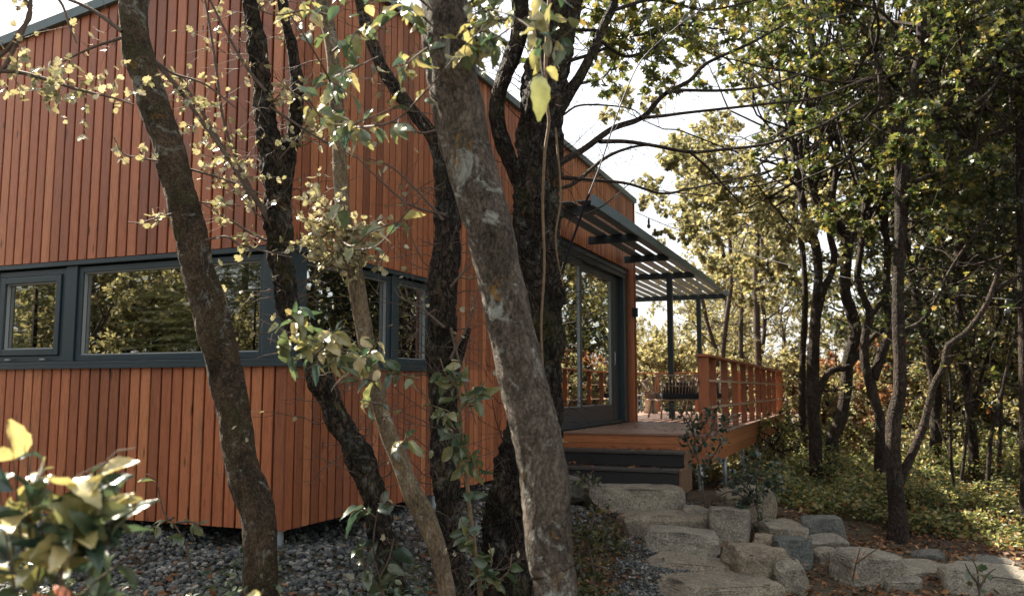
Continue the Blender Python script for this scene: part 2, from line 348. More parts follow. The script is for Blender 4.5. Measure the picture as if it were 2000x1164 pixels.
def inst(mb, T, P, D, Nn, S, tn):
    """place template T at P (n,3), along D, normal Nn, scale S, tint tn"""
    V, F = T; D = nz(D); Z = nz(Nn - (Nn * D).sum(-1, keepdims=True) * D); X = np.cross(D, Z)
    S = np.asarray(S)[:, None, None]
    W = P[:, None, :] + S * (V[None, :, 0:1] * X[:, None, :] + V[None, :, 1:2] * D[:, None, :] + V[None, :, 2:3] * Z[:, None, :])
    n, m_ = len(P), len(V)
    Fq = (F[None] + (np.arange(n) * m_)[:, None, None]).reshape(-1, F.shape[1])
    mb.add(W.reshape(-1, 3), Fq, np.repeat(np.asarray(tn, np.float32), m_))
def leaves_at(mb, T, pts, dirs, size, tlo, thi, droop=.5, upn=1.0, tpow=1.0):
    pts = np.array(pts, float).reshape(-1, 3)
    if len(pts) == 0: return
    n = len(pts); D = np.array(dirs, float).reshape(-1, 3) + nr.normal(0, .55, (n, 3)); D[:, 2] -= droop
    N = nr.normal(0, .6, (n, 3)); N[:, 2] += upn
    if len(T[0]) > 40: N += np.array([-.45, -.38, 0]); N += nr.normal(0, .1, (n, 3))
    inst(mb, T, pts, D, N, size * nr.uniform(.6, 1.2, n), tlo + (thi - tlo) * nr.uniform(0, 1, n) ** tpow)

# ------------------------------------------------------------------ growth of twigs
def grow(rg, wood, lp, ld, p, d, L, r, lvl, spread=.7, kids=5, up=.1, sides=4, leaf_n=6, lratio=.55, wander=.25, start=.25, bare=0.0):
    n = 5; P = [np.array(p, float)]; d = nz(np.array(d, float)); seg = L / n
    ds = []
    for i in range(n):
        d = nz(d + np.array([rg.gauss(0, wander), rg.gauss(0, wander), rg.gauss(0, wander) + up]) * .6); P.append(P[-1] + d * seg); ds.append(d)
    rr = np.linspace(r, r * .35, n + 1); wood.tube(P, rr, sides, rg.random(), cap=False)
    if lvl == 0:
        if rg.random() >= bare:
            for k in range(leaf_n):
                t_ = (k + rg.random()) / leaf_n * n; i = min(n - 1, int(t_)); q = P[i] + (P[i + 1] - P[i]) * (t_ - i)
                sd_ = nz(np.cross(ds[i], [rg.gauss(0, 1), rg.gauss(0, 1), rg.gauss(0, 1)])); lp.append(q); ld.append(ds[i] * .5 + sd_)
        return
    for k in range(kids):
        t_ = (start + (1 - start) * (k + rg.random() * .8) / kids) * n; i = min(n - 1, int(t_)); q = P[i] + (P[i + 1] - P[i]) * (t_ - i)
        sd_ = nz(np.cross(ds[i], [rg.gauss(0, 1), rg.gauss(0, 1), rg.gauss(0, 1)]))
        grow(rg, wood, lp, ld, q, nz(ds[i] * (1 - spread * .5) + sd_ * spread), L * lratio * (1.1 - .5 * t_ / n) * rg.uniform(.8, 1.2), max(r * .5, .0022), lvl - 1, spread, kids, up, 4, leaf_n, lratio, wander, start, bare)

# ------------------------------------------------------------------ terrain
ANCH = []
def anc(px, py, Y, dz=0): p = at(px, py, Y); ANCH.append((p[0], p[1], p[2] + dz))
for a in [(556, 1080, 5.75), (790, 1005, 7.3), (250, 1034, 6.5), (60, 1020, 7.2), (945, 950, 9.0), (600, 1164, 4.95), (250, 1170, 4.9), (0, 1170, 4.8),
          (1000, 1164, 6.3), (1180, 1060, 8.0), (1200, 1164, 6.7), (1230, 1100, 7.4), (1350, 1175, 6.8), (1300, 1110, 7.6), (1330, 1082, 8.1), (1300, 1040, 8.6), (1230, 1000, 9.1), (1250, 972, 9.6), (1400, 960, 9.9),
          (1420, 1065, 8.5), (1440, 1020, 9.2), (1530, 1055, 8.5), (1600, 1068, 8.7), (1540, 1102, 7.9), (1480, 1145, 7.4), (1540, 1150, 7.2), (1690, 1145, 7.5), (1600, 1164, 7.0),
          (1800, 1130, 7.8), (1950, 1164, 7.2), (1754, 1066, 9.3), (1900, 1075, 9.0), (1620, 1000, 10.5), (1500, 960, 10.6), (2000, 1000, 11), (1600, 925, 13), (2000, 900, 14)]: anc(*a)
ANCH += [(-5, 7, .48), (-8, 8, .45), (-3, 3.2, .3), (-1, 2.5, .2), (0, 0, 0), (3, 3, -.1), (6, 5, -.15), (2, 12, .2), (0, 12, .4), (2.5, 15, -.1), (-3, 12, .4), (5, 18, -.45), (9, 20, -.5), (0, 25, -.6), (12, 12, -.25), (14, 6, -.2), (20, 30, -.8), (-8, 2, .2), (-8, -6, 0), (3, -8, -.2), (40, 60, -1), (-30, 40, -1), (-40, 0, .2), (0, 120, -1.5), (40, 0, -.5)]
ANCH = np.array(ANCH)
def gz(x, y):
    x = np.asarray(x, float); y = np.asarray(y, float)
    d2 = (x[..., None] - ANCH[:, 0]) ** 2 + (y[..., None] - ANCH[:, 1]) ** 2 + .03
    w_ = 1 / d2 ** 1.8; return (w_ * ANCH[:, 2]).sum(-1) / w_.sum(-1)
def graded(lo, hi, step, ext, g=1.25):
    a = list(np.arange(lo, hi, step)); s_ = step; x = a[-1]
    while x < ext: s_ *= g; x += s_; a.append(x)
    s_ = step; x = a[0]; 
    while x > -ext: s_ *= g; x -= s_; a.insert(0, x)
    return np.array(a)
gx = graded(-6, 9, .09, 160); gy = graded(1.5, 15, .09, 160)
X, Y_ = np.meshgrid(gx, gy); Z = gz(X, Y_)
for i in range(Z.shape[0]):
    for j in range(Z.shape[1]):
        if -8 < X[i, j] < 14 and 0 < Y_[i, j] < 22: Z[i, j] += .035 * mn.noise(Vector((X[i, j] * 2.2, Y_[i, j] * 2.2, 0))) + .02 * mn.noise(Vector((X[i, j] * 7, Y_[i, j] * 7, 3)))
mb = MB(); nx, ny = len(gx), len(gy)
ii = (np.arange(ny - 1)[:, None] * nx + np.arange(nx - 1)[None]).ravel()
mb.add(np.stack([X, Y_, Z], -1).reshape(-1, 3), np.stack([ii, ii + 1, ii + nx + 1, ii + nx], -1))
g = mb.build('ground', M['soil'], smooth=True); tag(g, 'brown forest soil sloping down from the house to the right', kind='structure')
print('ground done')

# ------------------------------------------------------------------ the house (local x along the long right-hand facade, local y along the left-hand facade)
U = np.array([.38002, .92498, 0]); V_ = np.array([-.92498, .38002, 0]); CW = np.array([-1.502, 5.700, 0])
HRZ = math.atan2(U[1], U[0])
def hw(s_, l_, z): return CW + U * s_ + V_ * l_ + np.array([0, 0, z])     # house-local to world
house = thing('wooden_house', 'shed roofed house clad in upright orange brown cedar boards with dark framed windows', 'house', tuple(CW), HRZ)
ZB, ZS, ZH, ZR = .68, 1.80, 2.56, 4.80
def roofz(y): return ZR - .127 * y
# backing walls
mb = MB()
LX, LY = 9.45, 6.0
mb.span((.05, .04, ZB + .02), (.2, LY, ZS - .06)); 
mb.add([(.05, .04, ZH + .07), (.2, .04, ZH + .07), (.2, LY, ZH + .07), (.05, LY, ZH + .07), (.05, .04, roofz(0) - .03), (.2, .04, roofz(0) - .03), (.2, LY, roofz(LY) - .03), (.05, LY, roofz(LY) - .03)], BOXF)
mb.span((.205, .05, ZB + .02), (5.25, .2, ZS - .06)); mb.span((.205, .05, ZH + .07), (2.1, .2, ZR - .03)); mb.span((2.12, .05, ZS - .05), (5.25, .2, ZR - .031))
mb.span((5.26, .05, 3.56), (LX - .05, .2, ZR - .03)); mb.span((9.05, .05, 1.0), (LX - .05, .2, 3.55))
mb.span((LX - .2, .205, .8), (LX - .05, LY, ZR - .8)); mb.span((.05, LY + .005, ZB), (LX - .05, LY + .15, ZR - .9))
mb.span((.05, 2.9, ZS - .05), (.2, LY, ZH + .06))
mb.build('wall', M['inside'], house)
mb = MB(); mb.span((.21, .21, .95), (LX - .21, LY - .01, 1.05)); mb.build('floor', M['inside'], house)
mb = MB(); mb.span((.21, .21, 3.60), (LX - .21, LY - .01, 3.66)); mb.build('ceiling', M['ceiling'], house)
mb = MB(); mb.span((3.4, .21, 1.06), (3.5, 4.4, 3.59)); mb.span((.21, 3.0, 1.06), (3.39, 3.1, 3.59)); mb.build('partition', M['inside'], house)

def board(mb, a, b, z0, z1, axis, out=0.0, th=.022, z1b=None):
    """one vertical board from a to b along the axis, outer face at 'out'"""
    c = .004; t_ = rng.random() if rng.random() > .12 else rng.choice([0.0, 1.0]); z1b = z1 if z1b is None else z1b
    o = out + rng.uniform(-.0015, .0015)
    prof = [(a, o + th), (a, o + c), (a + c, o), (b - c, o), (b, o + c), (b, o + th)]
    def zt(s_): return z1 + (z1b - z1) * (s_ - a) / (b - a)
    V = []
    for top in (0, 1):
        for s_, q in prof:
            z = zt(s_) if top else z0
            V.append((s_, q, z) if axis == 'x' else (q, s_, z))
    F = [[i, (i + 1) % 6, (i + 1) % 6 + 6, i + 6] for i in range(6)]
    if axis == 'x': mb.add(V, F + [[5, 4, 3, 2, 1, 0], [6, 7, 8, 9, 10, 11]], t_)
    else: mb.add(V, [f[::-1] for f in F] + [[0, 1, 2, 3, 4, 5], [11, 10, 9, 8, 7, 6]], t_)
PW, GAP = .0985, .0165
up, lo, up2, lo2 = MB(), MB(), MB(), MB()
y = 0.0
while y < LY:
    b = y + PW - GAP
    board(up, y, b, ZH + .02, roofz(y) - .01, 'y', z1b=roofz(b) - .01); board(lo, y, b, ZB, ZS - .02, 'y'); 
    if y > 2.95: board(up, y, b, ZS - .01, ZH + .012, 'y')
    y += PW
x = .026
while x < LX:
    b = x + PW - GAP
    if b > LX: break
    board(up2, x, b, (ZH + .02) if x < 2.05 else ((3.57) if 5.2 < x < 9.0 else (ZS - .01 if x < 5.2 else 1.0)), ZR - .012, 'x')
    if x < 5.2: board(lo2, x, b, ZB, ZS - .02 if x < 2.05 else ZS - .012, 'x')
    x += PW
c1 = up.build('cladding', M['cedar'], house); c1['label'] = 'sunlit upper boards of the left hand facade'
c2 = lo.build('cladding', M['cedar'], house); c2['label'] = 'orange boards below the left hand window band'
c3 = up2.build('cladding', M['cedar'], house); c3['label'] = 'shaded upper boards of the long right hand facade'
c4 = lo2.build('cladding', M['cedar'], house); c4['label'] = 'shaded boards below the right hand window band'
mb = MB(); mb.span((9.02, -.02, 1.075), (9.10, .045, 3.565)); mb.span((LX + .004, -.012, 1.0), (LX + .026, .10, ZR - .02)); mb.build('corner_board', M['railwood'], house, bevel=.004)
# black sheets behind the boards; the gaps' shade is put into their colour
mb = MB(); mb.span((.024, .06, ZB + .04), (.049, LY, ZS - .04)); mb.span((.024, .06, ZH + .06), (.049, LY, 3.9)); mb.span((.052, .024, ZB + .04), (5.2, .049, ZS - .04)); mb.span((.052, .024, ZH + .06), (5.2, .049, ZR - .1)); mb.span((2.12, .024, ZS - .03), (5.2, .048, ZH + .05)); mb.build('gap_shade_sheet', M['rubber'], house)
# roof
mb = MB(); e = .035; zt = .055
def slab(mb, x0, x1, y0, y1, dz0, dz1):
    mb.add([(x0, y0, roofz(y0) + dz0), (x1, y0, roofz(y0) + dz0), (x1, y1, roofz(y1) + dz0), (x0, y1, roofz(y1) + dz0), (x0, y0, roofz(y0) + dz1), (x1, y0, roofz(y0) + dz1), (x1, y1, roofz(y1) + dz1), (x0, y1, roofz(y1) + dz1)], BOXF)
slab(mb, -e, LX + .06, -e, LY + .3, 0.0, .05); slab(mb, -e - .006, .02, -e - .006, LY + .3, -.025, .056); slab(mb, .022, LX + .066, -e - .006, .01, -.025, .055)
mb.build('roof', M['flash'], house, bevel=.003)
# window band
def rect_frame(mb, x0, x1, z0, z1, wd, y0, y1, axis, bot=None):
    bot = bot or wd
    def bx(a0, a1, c0, c1):
        if axis == 'x': mb.span((a0, y0, c0), (a1, y1, c1))
        else: mb.span((y0, a0, c0), (y1, a1, c1))
    bx(x0, x0 + wd, z0, z1); bx(x1 - wd, x1, z0, z1); bx(x0 + wd, x1 - wd, z0, z0 + bot); bx(x0 + wd, x1 - wd, z1 - wd, z1)
def pane(name, x0, x1, z0, z1, y, axis, parent):
    mb = MB()
    if axis == 'x': mb.span((x0, y, z0), (x1, y + .006, z1))
    else: mb.span((y, x0, z0), (y + .006, x1, z1))
    return mb.build(name, M['glass'], parent)
def window(axis, a0, a1, label, sash=None, bead=True):
    mb = MB(); rect_frame(mb, a0, a1, ZS + .012, ZH - .03, .045, .045, .12, axis); fr_ = mb.build('window', M['frame'], house, bevel=.003); fr_['label'] = label
    z0, z1 = ZS + .057, ZH - .075
    if sash:
        mb = MB(); rect_frame(mb, a0 + .05, a1 - .05, z0 + .004, z1 - .004, .05, .03, .10, axis); mb.build('sash', M['frame'], fr_, bevel=.004)
        mb = MB(); rect_frame(mb, a0 + .101, a1 - .101, z0 + .055, z1 - .055, .008, .05, .075, axis); mb.build('glazing_bead', M['seal'], fr_)
        pane('pane', a0 + .102, a1 - .102, z0 + .056, z1 - .056, .078, axis, fr_)
        mb = MB()
        for q in (.25, .75):
            aa = a0 + (a1 - a0) * q; mb.box((.02, aa, ZS + .03) if axis == 'y' else (aa, .02, ZS + .03), (.015, .05, .012) if axis == 'y' else (.05, .015, .012))
        mb.build('hinge_cap', M['seal'], fr_)
    else:
        mb = MB(); rect_frame(mb, a0 + .046, a1 - .046, z0 + .001, z1 - .001, .007, .06, .085, axis); mb.build('glazing_bead', M['seal'], fr_)
        pane('pane', a0 + .047, a1 - .047, z0 + .002, z1 - .002, .088, axis, fr_)
window('y', .225, 1.98, 'wide fixed window on the left hand facade reflecting foliage')
window('y', 2.10, 2.86, 'small opening window at the far left of the band', sash=True)
window('x', .225, 1.42, 'fixed window just right of the house corner')
window('x', 1.52, 2.10, 'narrow fixed window right of the corner window')
for a_, b_ in (((.02, .022, ZS + .01), (.14, .222, ZH - .02)), ((.142, .022, ZS + .01), (.222, .13, ZH - .02)), ((.03, 1.983, ZS + .01), (.12, 2.097, ZH - .02)), ((.03, 2.863, ZS + .01), (.12, 2.95, ZH - .02)), ((1.423, .03, ZS + .01), (1.517, .12, ZH - .02))):
    mb = MB(); mb.span(a_, b_); mb.build('window_post', M['frame'], house, bevel=.003)
mb = MB(); mb.span((-.035, -.035, ZS - .022), (.13, 2.97, ZS + .006)); mb.span((.132, -.035, ZS - .022), (2.13, .13, ZS + .006))
mb.span((-.035, -.035, ZS - .048), (-.030, 2.97, ZS - .023)); mb.span((-.029, -.035, ZS - .048), (2.13, -.030, ZS - .023)); mb.build('sill', M['frame'], house, bevel=.002)
mb = MB(); mb.span((.004, .004, ZH - .018), (.13, 2.97, ZH + .016)); mb.span((.132, .004, ZH - .018), (2.13, .13, ZH + .016)); mb.build('window_head', M['frame'], house, bevel=.002)
# sliding door
door = MB(); D0, D1, DZ0, DZ1 = 4.9, 9.015, 1.075, 3.55
door.span((D0, .02, 3.40), (D1, .16, DZ1)); door.span((D0, .02, DZ0), (D0 + .07, .16, 3.398)); door.span((8.78, .02, DZ0), (D1, .16, 3.398)); door.span((D0, .04, DZ0), (8.778, .17, DZ0 + .04)); door.span((D0, .0, 3.47), (D1, .018, 3.50))
dr = door.build('sliding_door', M['frame'], house, bevel=.004)
def leafdoor(a0, a1, y0):
    mb = MB(); mb.span((a0, y0, 1.118), (a1, y0 + .05, 1.36)); mb.span((a0, y0, 1.362), (a0 + .085, y0 + .05, 3.396)); mb.span((a1 - .085, y0, 1.362), (a1, y0 + .05, 3.396)); mb.span((a0 + .086, y0, 3.30), (a1 - .086, y0 + .05, 3.396))
    mb.span((a0, y0 - .003, 1.19), (a1, y0 - .0005, 1.195)); mb.span((a0, y0 - .003, 1.27), (a1, y0 - .0005, 1.275))
    mb.build('door_leaf', M['frame'], dr, bevel=.003)
    mb = MB(); mb.span((a0 + .086, y0 + .005, 1.361), (a1 - .086, y0 + .03, 1.372)); mb.span((a1 - .097, y0 + .005, 1.373), (a1 - .0865, y0 + .03, 3.299)); mb.build('glazing_bead', M['seal'], dr)
    pane('pane', a0 + .087, a1 - .098, 1.374, 3.298, y0 + .025, 'x', dr)
leafdoor(4.975, 6.62, .045); leafdoor(6.56, 8.40, .105)
mb = MB(); mb.span((8.405, .10, 1.118), (8.775, .15, 3.396)); mb.build('reveal_panel', M['frame'], dr)  # dark flat panel added in place of the dark reveal beside the leaf
mb = MB(); mb.tube([(8.345, .08, 1.98), (8.345, .055, 1.99), (8.345, .055, 2.17), (8.345, .08, 2.18)], .009, 8); mb.build('handle', M['steel'], dr, smooth=True)
mb = MB(); mb.box((9.28, -.045, 2.87), (.07, .08, .14)); mb.box((9.28, -.045, 2.945), (.09, .10, .012)); mb.build('wall_lamp', M['frame'], house, bevel=.005)
for s_, l_ in [(.07, .09), (2.35, .12), (4.7, .12), (.12, 2.3), (.12, 4.6), (2.4, 2.4), (.9, 3.6), (4.4, 3)]:
    p = hw(s_, l_, 0); g0 = float(gz(p[0], p[1])); mb = MB(); mb.tube([(s_, l_, g0 - .1), (s_, l_, ZB + .012)], .045, 20); mb.tube([(s_, l_, ZB - .012), (s_, l_, ZB + .014)], .06, 16); mb.build('foundation_pile', M['steel'], house, smooth=False)
mb = MB(); mb.span((.06, .06, ZB + .015), (LX - .1, LY - .1, ZB + .0195)); mb.build('underside', M['rubber'], house)

# ------------------------------------------------------------------ deck
deck = thing('timber_deck', 'raised timber terrace of pinkish boards along the far part of the house', 'deck', tuple(CW), HRZ)
S0, S1, T0 = 5.655, 15.72, -1.85
mb = MB(); s_ = S0 - .02
while s_ < S1:
    yhi = -.004 if s_ < LX + .03 else 4.0
    mb.box((s_ + .067, (T0 - .02 + yhi) / 2, DZ0 - .019), (.131, yhi - T0 + .02, .028), rng.random()); s_ += .141
mb.build('deck_boards', M['deckwood'], deck, bevel=.003)
mb = MB()
zz = DZ0 - .036
for k in range(3):
    h_ = [.10, .10, .12][k]; mb.span((S0, T0, zz - h_ + .003), (S0 + .03, -.0, zz), rng.random()); mb.span((S0 + .031, T0, zz - h_ + .003), (S1, T0 + .03, zz), rng.random()); zz -= h_
mb.span((S1 - .03, T0 + .031, .75), (S1, 4, DZ0 - .036)); mb.build('fascia', M['fascia'], deck, bevel=.003)
mb = MB()
for k in range(12): mb.span((S0 + .2 + k * .8, T0 + .04, .88), (S0 + .25 + k * .8, 0 if k < 5 else 3.9, DZ0 - .036))
mb.build('joist', M['darkwood'], deck)
for k in range(6):
    for l_ in (T0 + .16, -.2):
        a = S0 + .12 + k * 1.9; p = hw(a, l_, 0); g0 = float(gz(p[0], p[1])); mb = MB(); mb.tube([(a, l_, g0 - .2), (a, l_, .90)], .032, 12); mb.build('steel_pile', M['steel'], deck, smooth=True)
# steps
steps = thing('timber_steps', 'two broad black timber steps leading up to the deck', 'steps', tuple(CW), HRZ)
for s0_, s1_, z0_, z1_ in ((5.33, 5.652, .70, .875), (5.02, 5.652, .42, .695)):
    mb = MB(); mb.span((s0_, T0 + .27, z0_), (s1_, -.02, z1_ - .038), rng.random()); st_ = mb.build('riser', M['darkwood'], steps, bevel=.006)
    mb = MB(); mb.span((s0_ - .02, T0 + .272, z1_ - .034), (s0_ + .12, -.02, z1_), rng.random()); mb.span((s0_ + .128, T0 + .272, z1_ - .034), (s1_, -.02, z1_), rng.random()); mb.build('tread', M['tread'], steps, bevel=.005)
    mb = MB(); mb.span((s0_ - .004, T0 + .235, z0_), (s1_ - .02, T0 + .268, z1_ + .006)); mb.build('step_end', M['stepedge'], steps, bevel=.004)
# railings
def lathe_rail(): pass
rail = thing('deck_railing', 'cedar railing with upright fin boards along the open side of the deck', 'railing', tuple(CW), HRZ)
ZT = 1.985
for a in (S0 + .06, S1 - .06):
    mb = MB(); mb.span((a - .055, T0 + .03, DZ0 - .004), (a + .055, T0 + .14, ZT)); mb.build('post', M['railwood'], rail, bevel=.004)
mb = MB(); mb.span((S0 - .03, T0 + .005, ZT + .002), (S1 + .03, T0 + .165, ZT + .032)); mb.build('top_rail', M['railwood'], rail, bevel=.004)
n_f = 10
for k in range(n_f):
    a = S0 + .75 + k * (S1 - S0 - 1.2) / (n_f - 1) ; mb = MB(); mb.span((a - .02, T0 + .045, DZ0 - .003), (a + .02, T0 + .13, ZT), rng.random()); mb.build('fin', M['railwood'], rail, bevel=.003)
for z in (1.37, 1.69):
    mb = MB(); mb.span((S0 + .12, T0 + .031, z), (S1 - .12, T0 + .0435, z + .028)); mb.build('lath', M['lath'], rail, bevel=.002)
rr_ = thing('deck_railing', 'low cedar railing with thin cables across the far end of the deck', 'railing', tuple(CW), HRZ)
for k, l_ in enumerate(np.linspace(T0 + 1.0, 3.9, 6)):
    mb = MB(); mb.span((S1 - .11, l_ - .055, DZ0 - .004), (S1 - .01, l_ + .055, ZT - .02)); mb.build('post', M['railwood'], rr_, bevel=.004)
mb = MB(); mb.span((S1 - .13, T0 + .17, ZT - .018), (S1 + .02, 3.95, ZT + .012)); mb.build('top_rail', M['railwood'], rr_, bevel=.003)
for z in (1.22, 1.37, 1.52, 1.67, 1.82):
    mb = MB(); mb.tube([(S1 - .06, T0 + .17, z), (S1 - .06, 3.95, z)], .006, 6); mb.build('cable', M['rubber'], rr_)
# pergola
perg = thing('pergola', 'slatted blue grey canopy on thin dark posts over the deck', 'pergola', tuple(CW), HRZ)
PZ = 3.74; P0, P1 = 4.5, 14.95
mb = MB(); l_ = -.735
while l_ < 3.2:
    a0 = P0 if l_ < -.2 else LX + .08
    mb.span((a0, l_, PZ), (P1, l_ + .165, PZ + .012), rng.random()); l_ += .215
mb.build('slats', M['pergola'], perg, bevel=.003)
mb = MB(); mb.span((P0, -.78, PZ - .06), (P1 + .02, -.745, PZ + .07)); mb.build('edge_beam', M['pergola'], perg, bevel=.003)
for a in (4.75, 6.75, 8.7, 10.95, 14.85):
    mb = MB(); mb.span((a - .04, -.74, PZ - .11), (a + .04, -.03 if a < 9.4 else 3.15, PZ - .004)); mb.build('cross_beam', M['frame'], perg, bevel=.003)
for a, l_ in ((10.95, -.28), (14.85, -.12), (14.85, 3.0)):
    mb = MB(); mb.span((a - .05, l_ - .05, DZ0 - .004), (a + .05, l_ + .05, PZ - .112)); mb.build('post', M['frame'], perg, bevel=.004)
# furniture on the deck
def wicker_chair(loc, rz, label):
    t_ = thing('wicker_armchair', label, 'chair', loc, rz, 'wicker armchairs on the deck'); t_.scale = (1.38, 1.15, 1.04)
    W, Dp, SH, BH = .36, .34, .36, .74
    def ring(rw, rd, z, zf=None, n=22):
        out = []
        for k in range(n + 1):
            a = math.pi * (k / n); x_ = rw * math.cos(a); y_ = -.12 + rd * math.sin(a) if 0 < k < n else -.12
            out.append((x_, y_, z if zf is None else zf + (z - zf) * min(1, math.sin(a) * 1.6)))
        return [(rw, -Dp, zf or z)] + out + [(-rw, -Dp, zf or z)]
    top = smooth_path(ring(W + .04, Dp + .12, BH, .66), .05); bot = smooth_path(ring(W - .04, Dp, SH - .04, None), .05)
    mb = MB(); mb.tube(top, .014, 8); mb.tube(bot, .014, 8); mid = smooth_path(ring(W, Dp + .06, .56, .47), .05); mb.tube(mid, .007, 6); mb.tube([(W - .04, -Dp, SH - .04), (-W + .04, -Dp, SH - .04)], .014, 8); mb.build('frame', M['wicker'], t_, smooth=True)
    mb = MB(); nS = 34
    def samp(P, q): i = q * (len(P) - 1); k = min(len(P) - 2, int(i)); return P[k] + (P[k + 1] - P[k]) * (i - k)
    for k in range(nS + 1): q = k / nS; mb.tube([samp(bot, q), samp(top, q)], .0085, 5)
    mb.build('backrest', M['wicker'], t_, smooth=True)
    mb = MB(); mb.box((0, -.02, SH + .03), (.56, .56, .10)); mb.build('cushion', M['cushion'], t_, bevel=.03)
    mb = MB(); mb.box((0, .14, SH + .17), (.44, .10, .20)); mb.build('cushion', M['cushion'], t_, bevel=.04)
    for sx in (-1, 1):
        for sy in (-1, 1): mb = MB(); mb.tube([(sx * .27, sy * .24, SH - .03), (sx * .31, sy * .30, 0)], .013, 8); mb.build('leg', M['wicker'], t_, smooth=True)
    mb = MB(); mb.box((0, -.03, SH - .045), (.6, .6, .02)); mb.build('seat', M['wicker'], t_)
    return t_
def on_deck(px, py): r = ray(px, py); k = (DZ0 - CZ) / r[2]; p = np.array([0, 0, CZ]) + r * k; return (p[0], p[1], DZ0)
wicker_chair(on_deck(1322, 816), R(190), 'tan wicker armchair with dark cushions, back turned, left of its twin on the deck')
wicker_chair(on_deck(1378, 812), R(160), 'tan wicker armchair behind the near railing post, right of its twin')
tb = thing('side_table', 'small table with pale top and dark legs beside the house corner', 'table', on_deck(1250, 806), R(20))
mb = MB(); mb.box((0, 0, .39), (.42, .6, .025)); mb.build('table_top', M['white'], tb, bevel=.004)
for sx in (-1, 1):
    for sy in (-1, 1): mb = MB(); mb.box((sx * .18, sy * .26, .188), (.025, .025, .376)); mb.build('leg', M['frame'], tb)
st = MB(); n_ = 28
for k in range(3): pass
prof = [(0, .15), (.02, .16), (.08, .145), (.16, .12), (.24, .135), (.3, .155), (.38, .15), (.45, .155), (.47, .15)]
st.tube([(0, 0, z) for z, r_ in prof], [r_ for z, r_ in prof], n_, .8, ridge=.12, rough=.1)
so = st.build('tree_stump_stool', M['lath'], smooth=True); so.location = on_deck(1272, 806); tag(so, 'rough pinkish log stool standing beside the small deck table', 'stool')
# string of lights
sl = thing('string_light', 'sagging black festoon cable with hanging bulbs from house corner into the trees', 'string light', (0, 0, 0))
pa, pb = hw(LX, -.03, 4.62), at(2060, 592, 9.0)
cps = []
for k in range(41): q = k / 40; p = pa + (pb - pa) * q; p = p - np.array([0, 0, .28 * 4 * q * (1 - q)]); cps.append(p)
mb = MB(); mb.tube(cps, .008, 6); mb.build('cable', M['rubber'], sl, smooth=True)
for k in (2, 7, 12, 17, 22, 27, 32, 37):
    p = cps[k]; mb = MB(); mb.tube([p, p - np.array([0, 0, .04]), p - np.array([0, 0, .10])], [.008, .02, .02], 8, .1)
    h_ = mb.build('socket', M['rubber'], sl, smooth=True)
    mb = MB(); mb.tube([p - np.array([0, 0, z]) for z in (.101, .12, .15, .175, .185)], [.018, .03, .034, .02, .003], 10); mb.build('bulb', M['bulb'], sl, smooth=True)
print('house done')

# ------------------------------------------------------------------ boulders and slabs
def ico(sub):
    import bmesh
    bm = bmesh.new(); bmesh.ops.create_icosphere(bm, subdivisions=sub, radius=1); V = np.array([v.co[:] for v in bm.verts]); F = np.array([[v.index for v in f.verts] for f in bm.faces]); bm.free(); return V, F
ICO5, ICO1 = ico(5), ico(1)
def boulder(x0, x1, y0, y1, Y, dep, seed, tn, label, flat=.0, rot=None, e_=.55, name='boulder'):
    rg = random.Random(seed * 13 + 5); V = ICO5[0].copy(); V = np.sign(V) * np.abs(V) ** e_; V /= np.abs(V).max()
    cuts = []
    for k in range(14):
        n_ = np.array([rg.gauss(0, 1), rg.gauss(0, 1), rg.gauss(0, 1.0)]); n_ /= np.linalg.norm(n_); lim = np.abs(n_).sum()
        cuts.append((n_, lim * rg.uniform(.62, .92)))
    n_ = np.array([rg.gauss(0, .10), rg.gauss(-.08, .08), 1]); n_ /= np.linalg.norm(n_); cuts.append((n_, .80 if flat else .86))
    n_ = np.array([rg.gauss(0, .25), -1, rg.gauss(.1, .15)]); n_ /= np.linalg.norm(n_); cuts.append((n_, .86))
    for n_, h in cuts: V = V - np.maximum(V @ n_ - h, 0)[:, None] * n_
    dep *= .85; k_ = dep / 2 / Y * .9
    y0, y1 = 760 + (y0 - 760) * (1 + k_), 760 + (y1 - 760) * (1 - k_)
    if y1 < y0 + 14: y1 = y0 + 14
    w2, h2 = m_px(x1 - x0, Y) / 2, m_px(y1 - y0, Y) / 2
    h2 += .06
    V = (V - (V.max(0) + V.min(0)) / 2); V = V / np.abs(V).max(0) * np.array([w2, dep / 2, h2])
    off = Vector((seed * 3.1, seed * 1.7, 0)); A = []
    for v in V:
        q = Vector(v); k = mn.noise(q * 4 + off) * .020 + mn.noise(q * 11 + off) * .010 + mn.noise(q * 30 + off) * .005
        l_ = mn.noise(Vector((q.x * 2.5, q.y * 2.5, q.z * 26)) + off) * .0028
        nv = q.normalized() if q.length else q
        A.append(q + nv * (k + l_ + .012 * abs(mn.noise(q * 17 - off))) + Vector((l_ * (1 if q.x > 0 else -1), l_ * (1 if q.y > 0 else -1), 0)))
    V = np.array([a_[:] for a_ in A]); a = rg.uniform(-.3, .3) if rot is None else rot; c_, s_ = math.cos(a), math.sin(a); V = V @ np.array([[c_, s_, 0], [-s_, c_, 0], [0, 0, 1]])
    tl = rg.uniform(-.14, .14) if not flat else rg.uniform(-.03, .03); c_, s_ = math.cos(tl), math.sin(tl); V = V @ np.array([[c_, 0, -s_], [0, 1, 0], [s_, 0, c_]])
    p = at((x0 + x1) / 2, (y0 + y1) / 2, Y); p[2] -= .06
    mb = MB(); mb.add(V, ICO5[1], tn); o = mb.build(name, M['stone'], smooth=False); o.location = tuple(p); tag(o, label, 'rock')
    return o
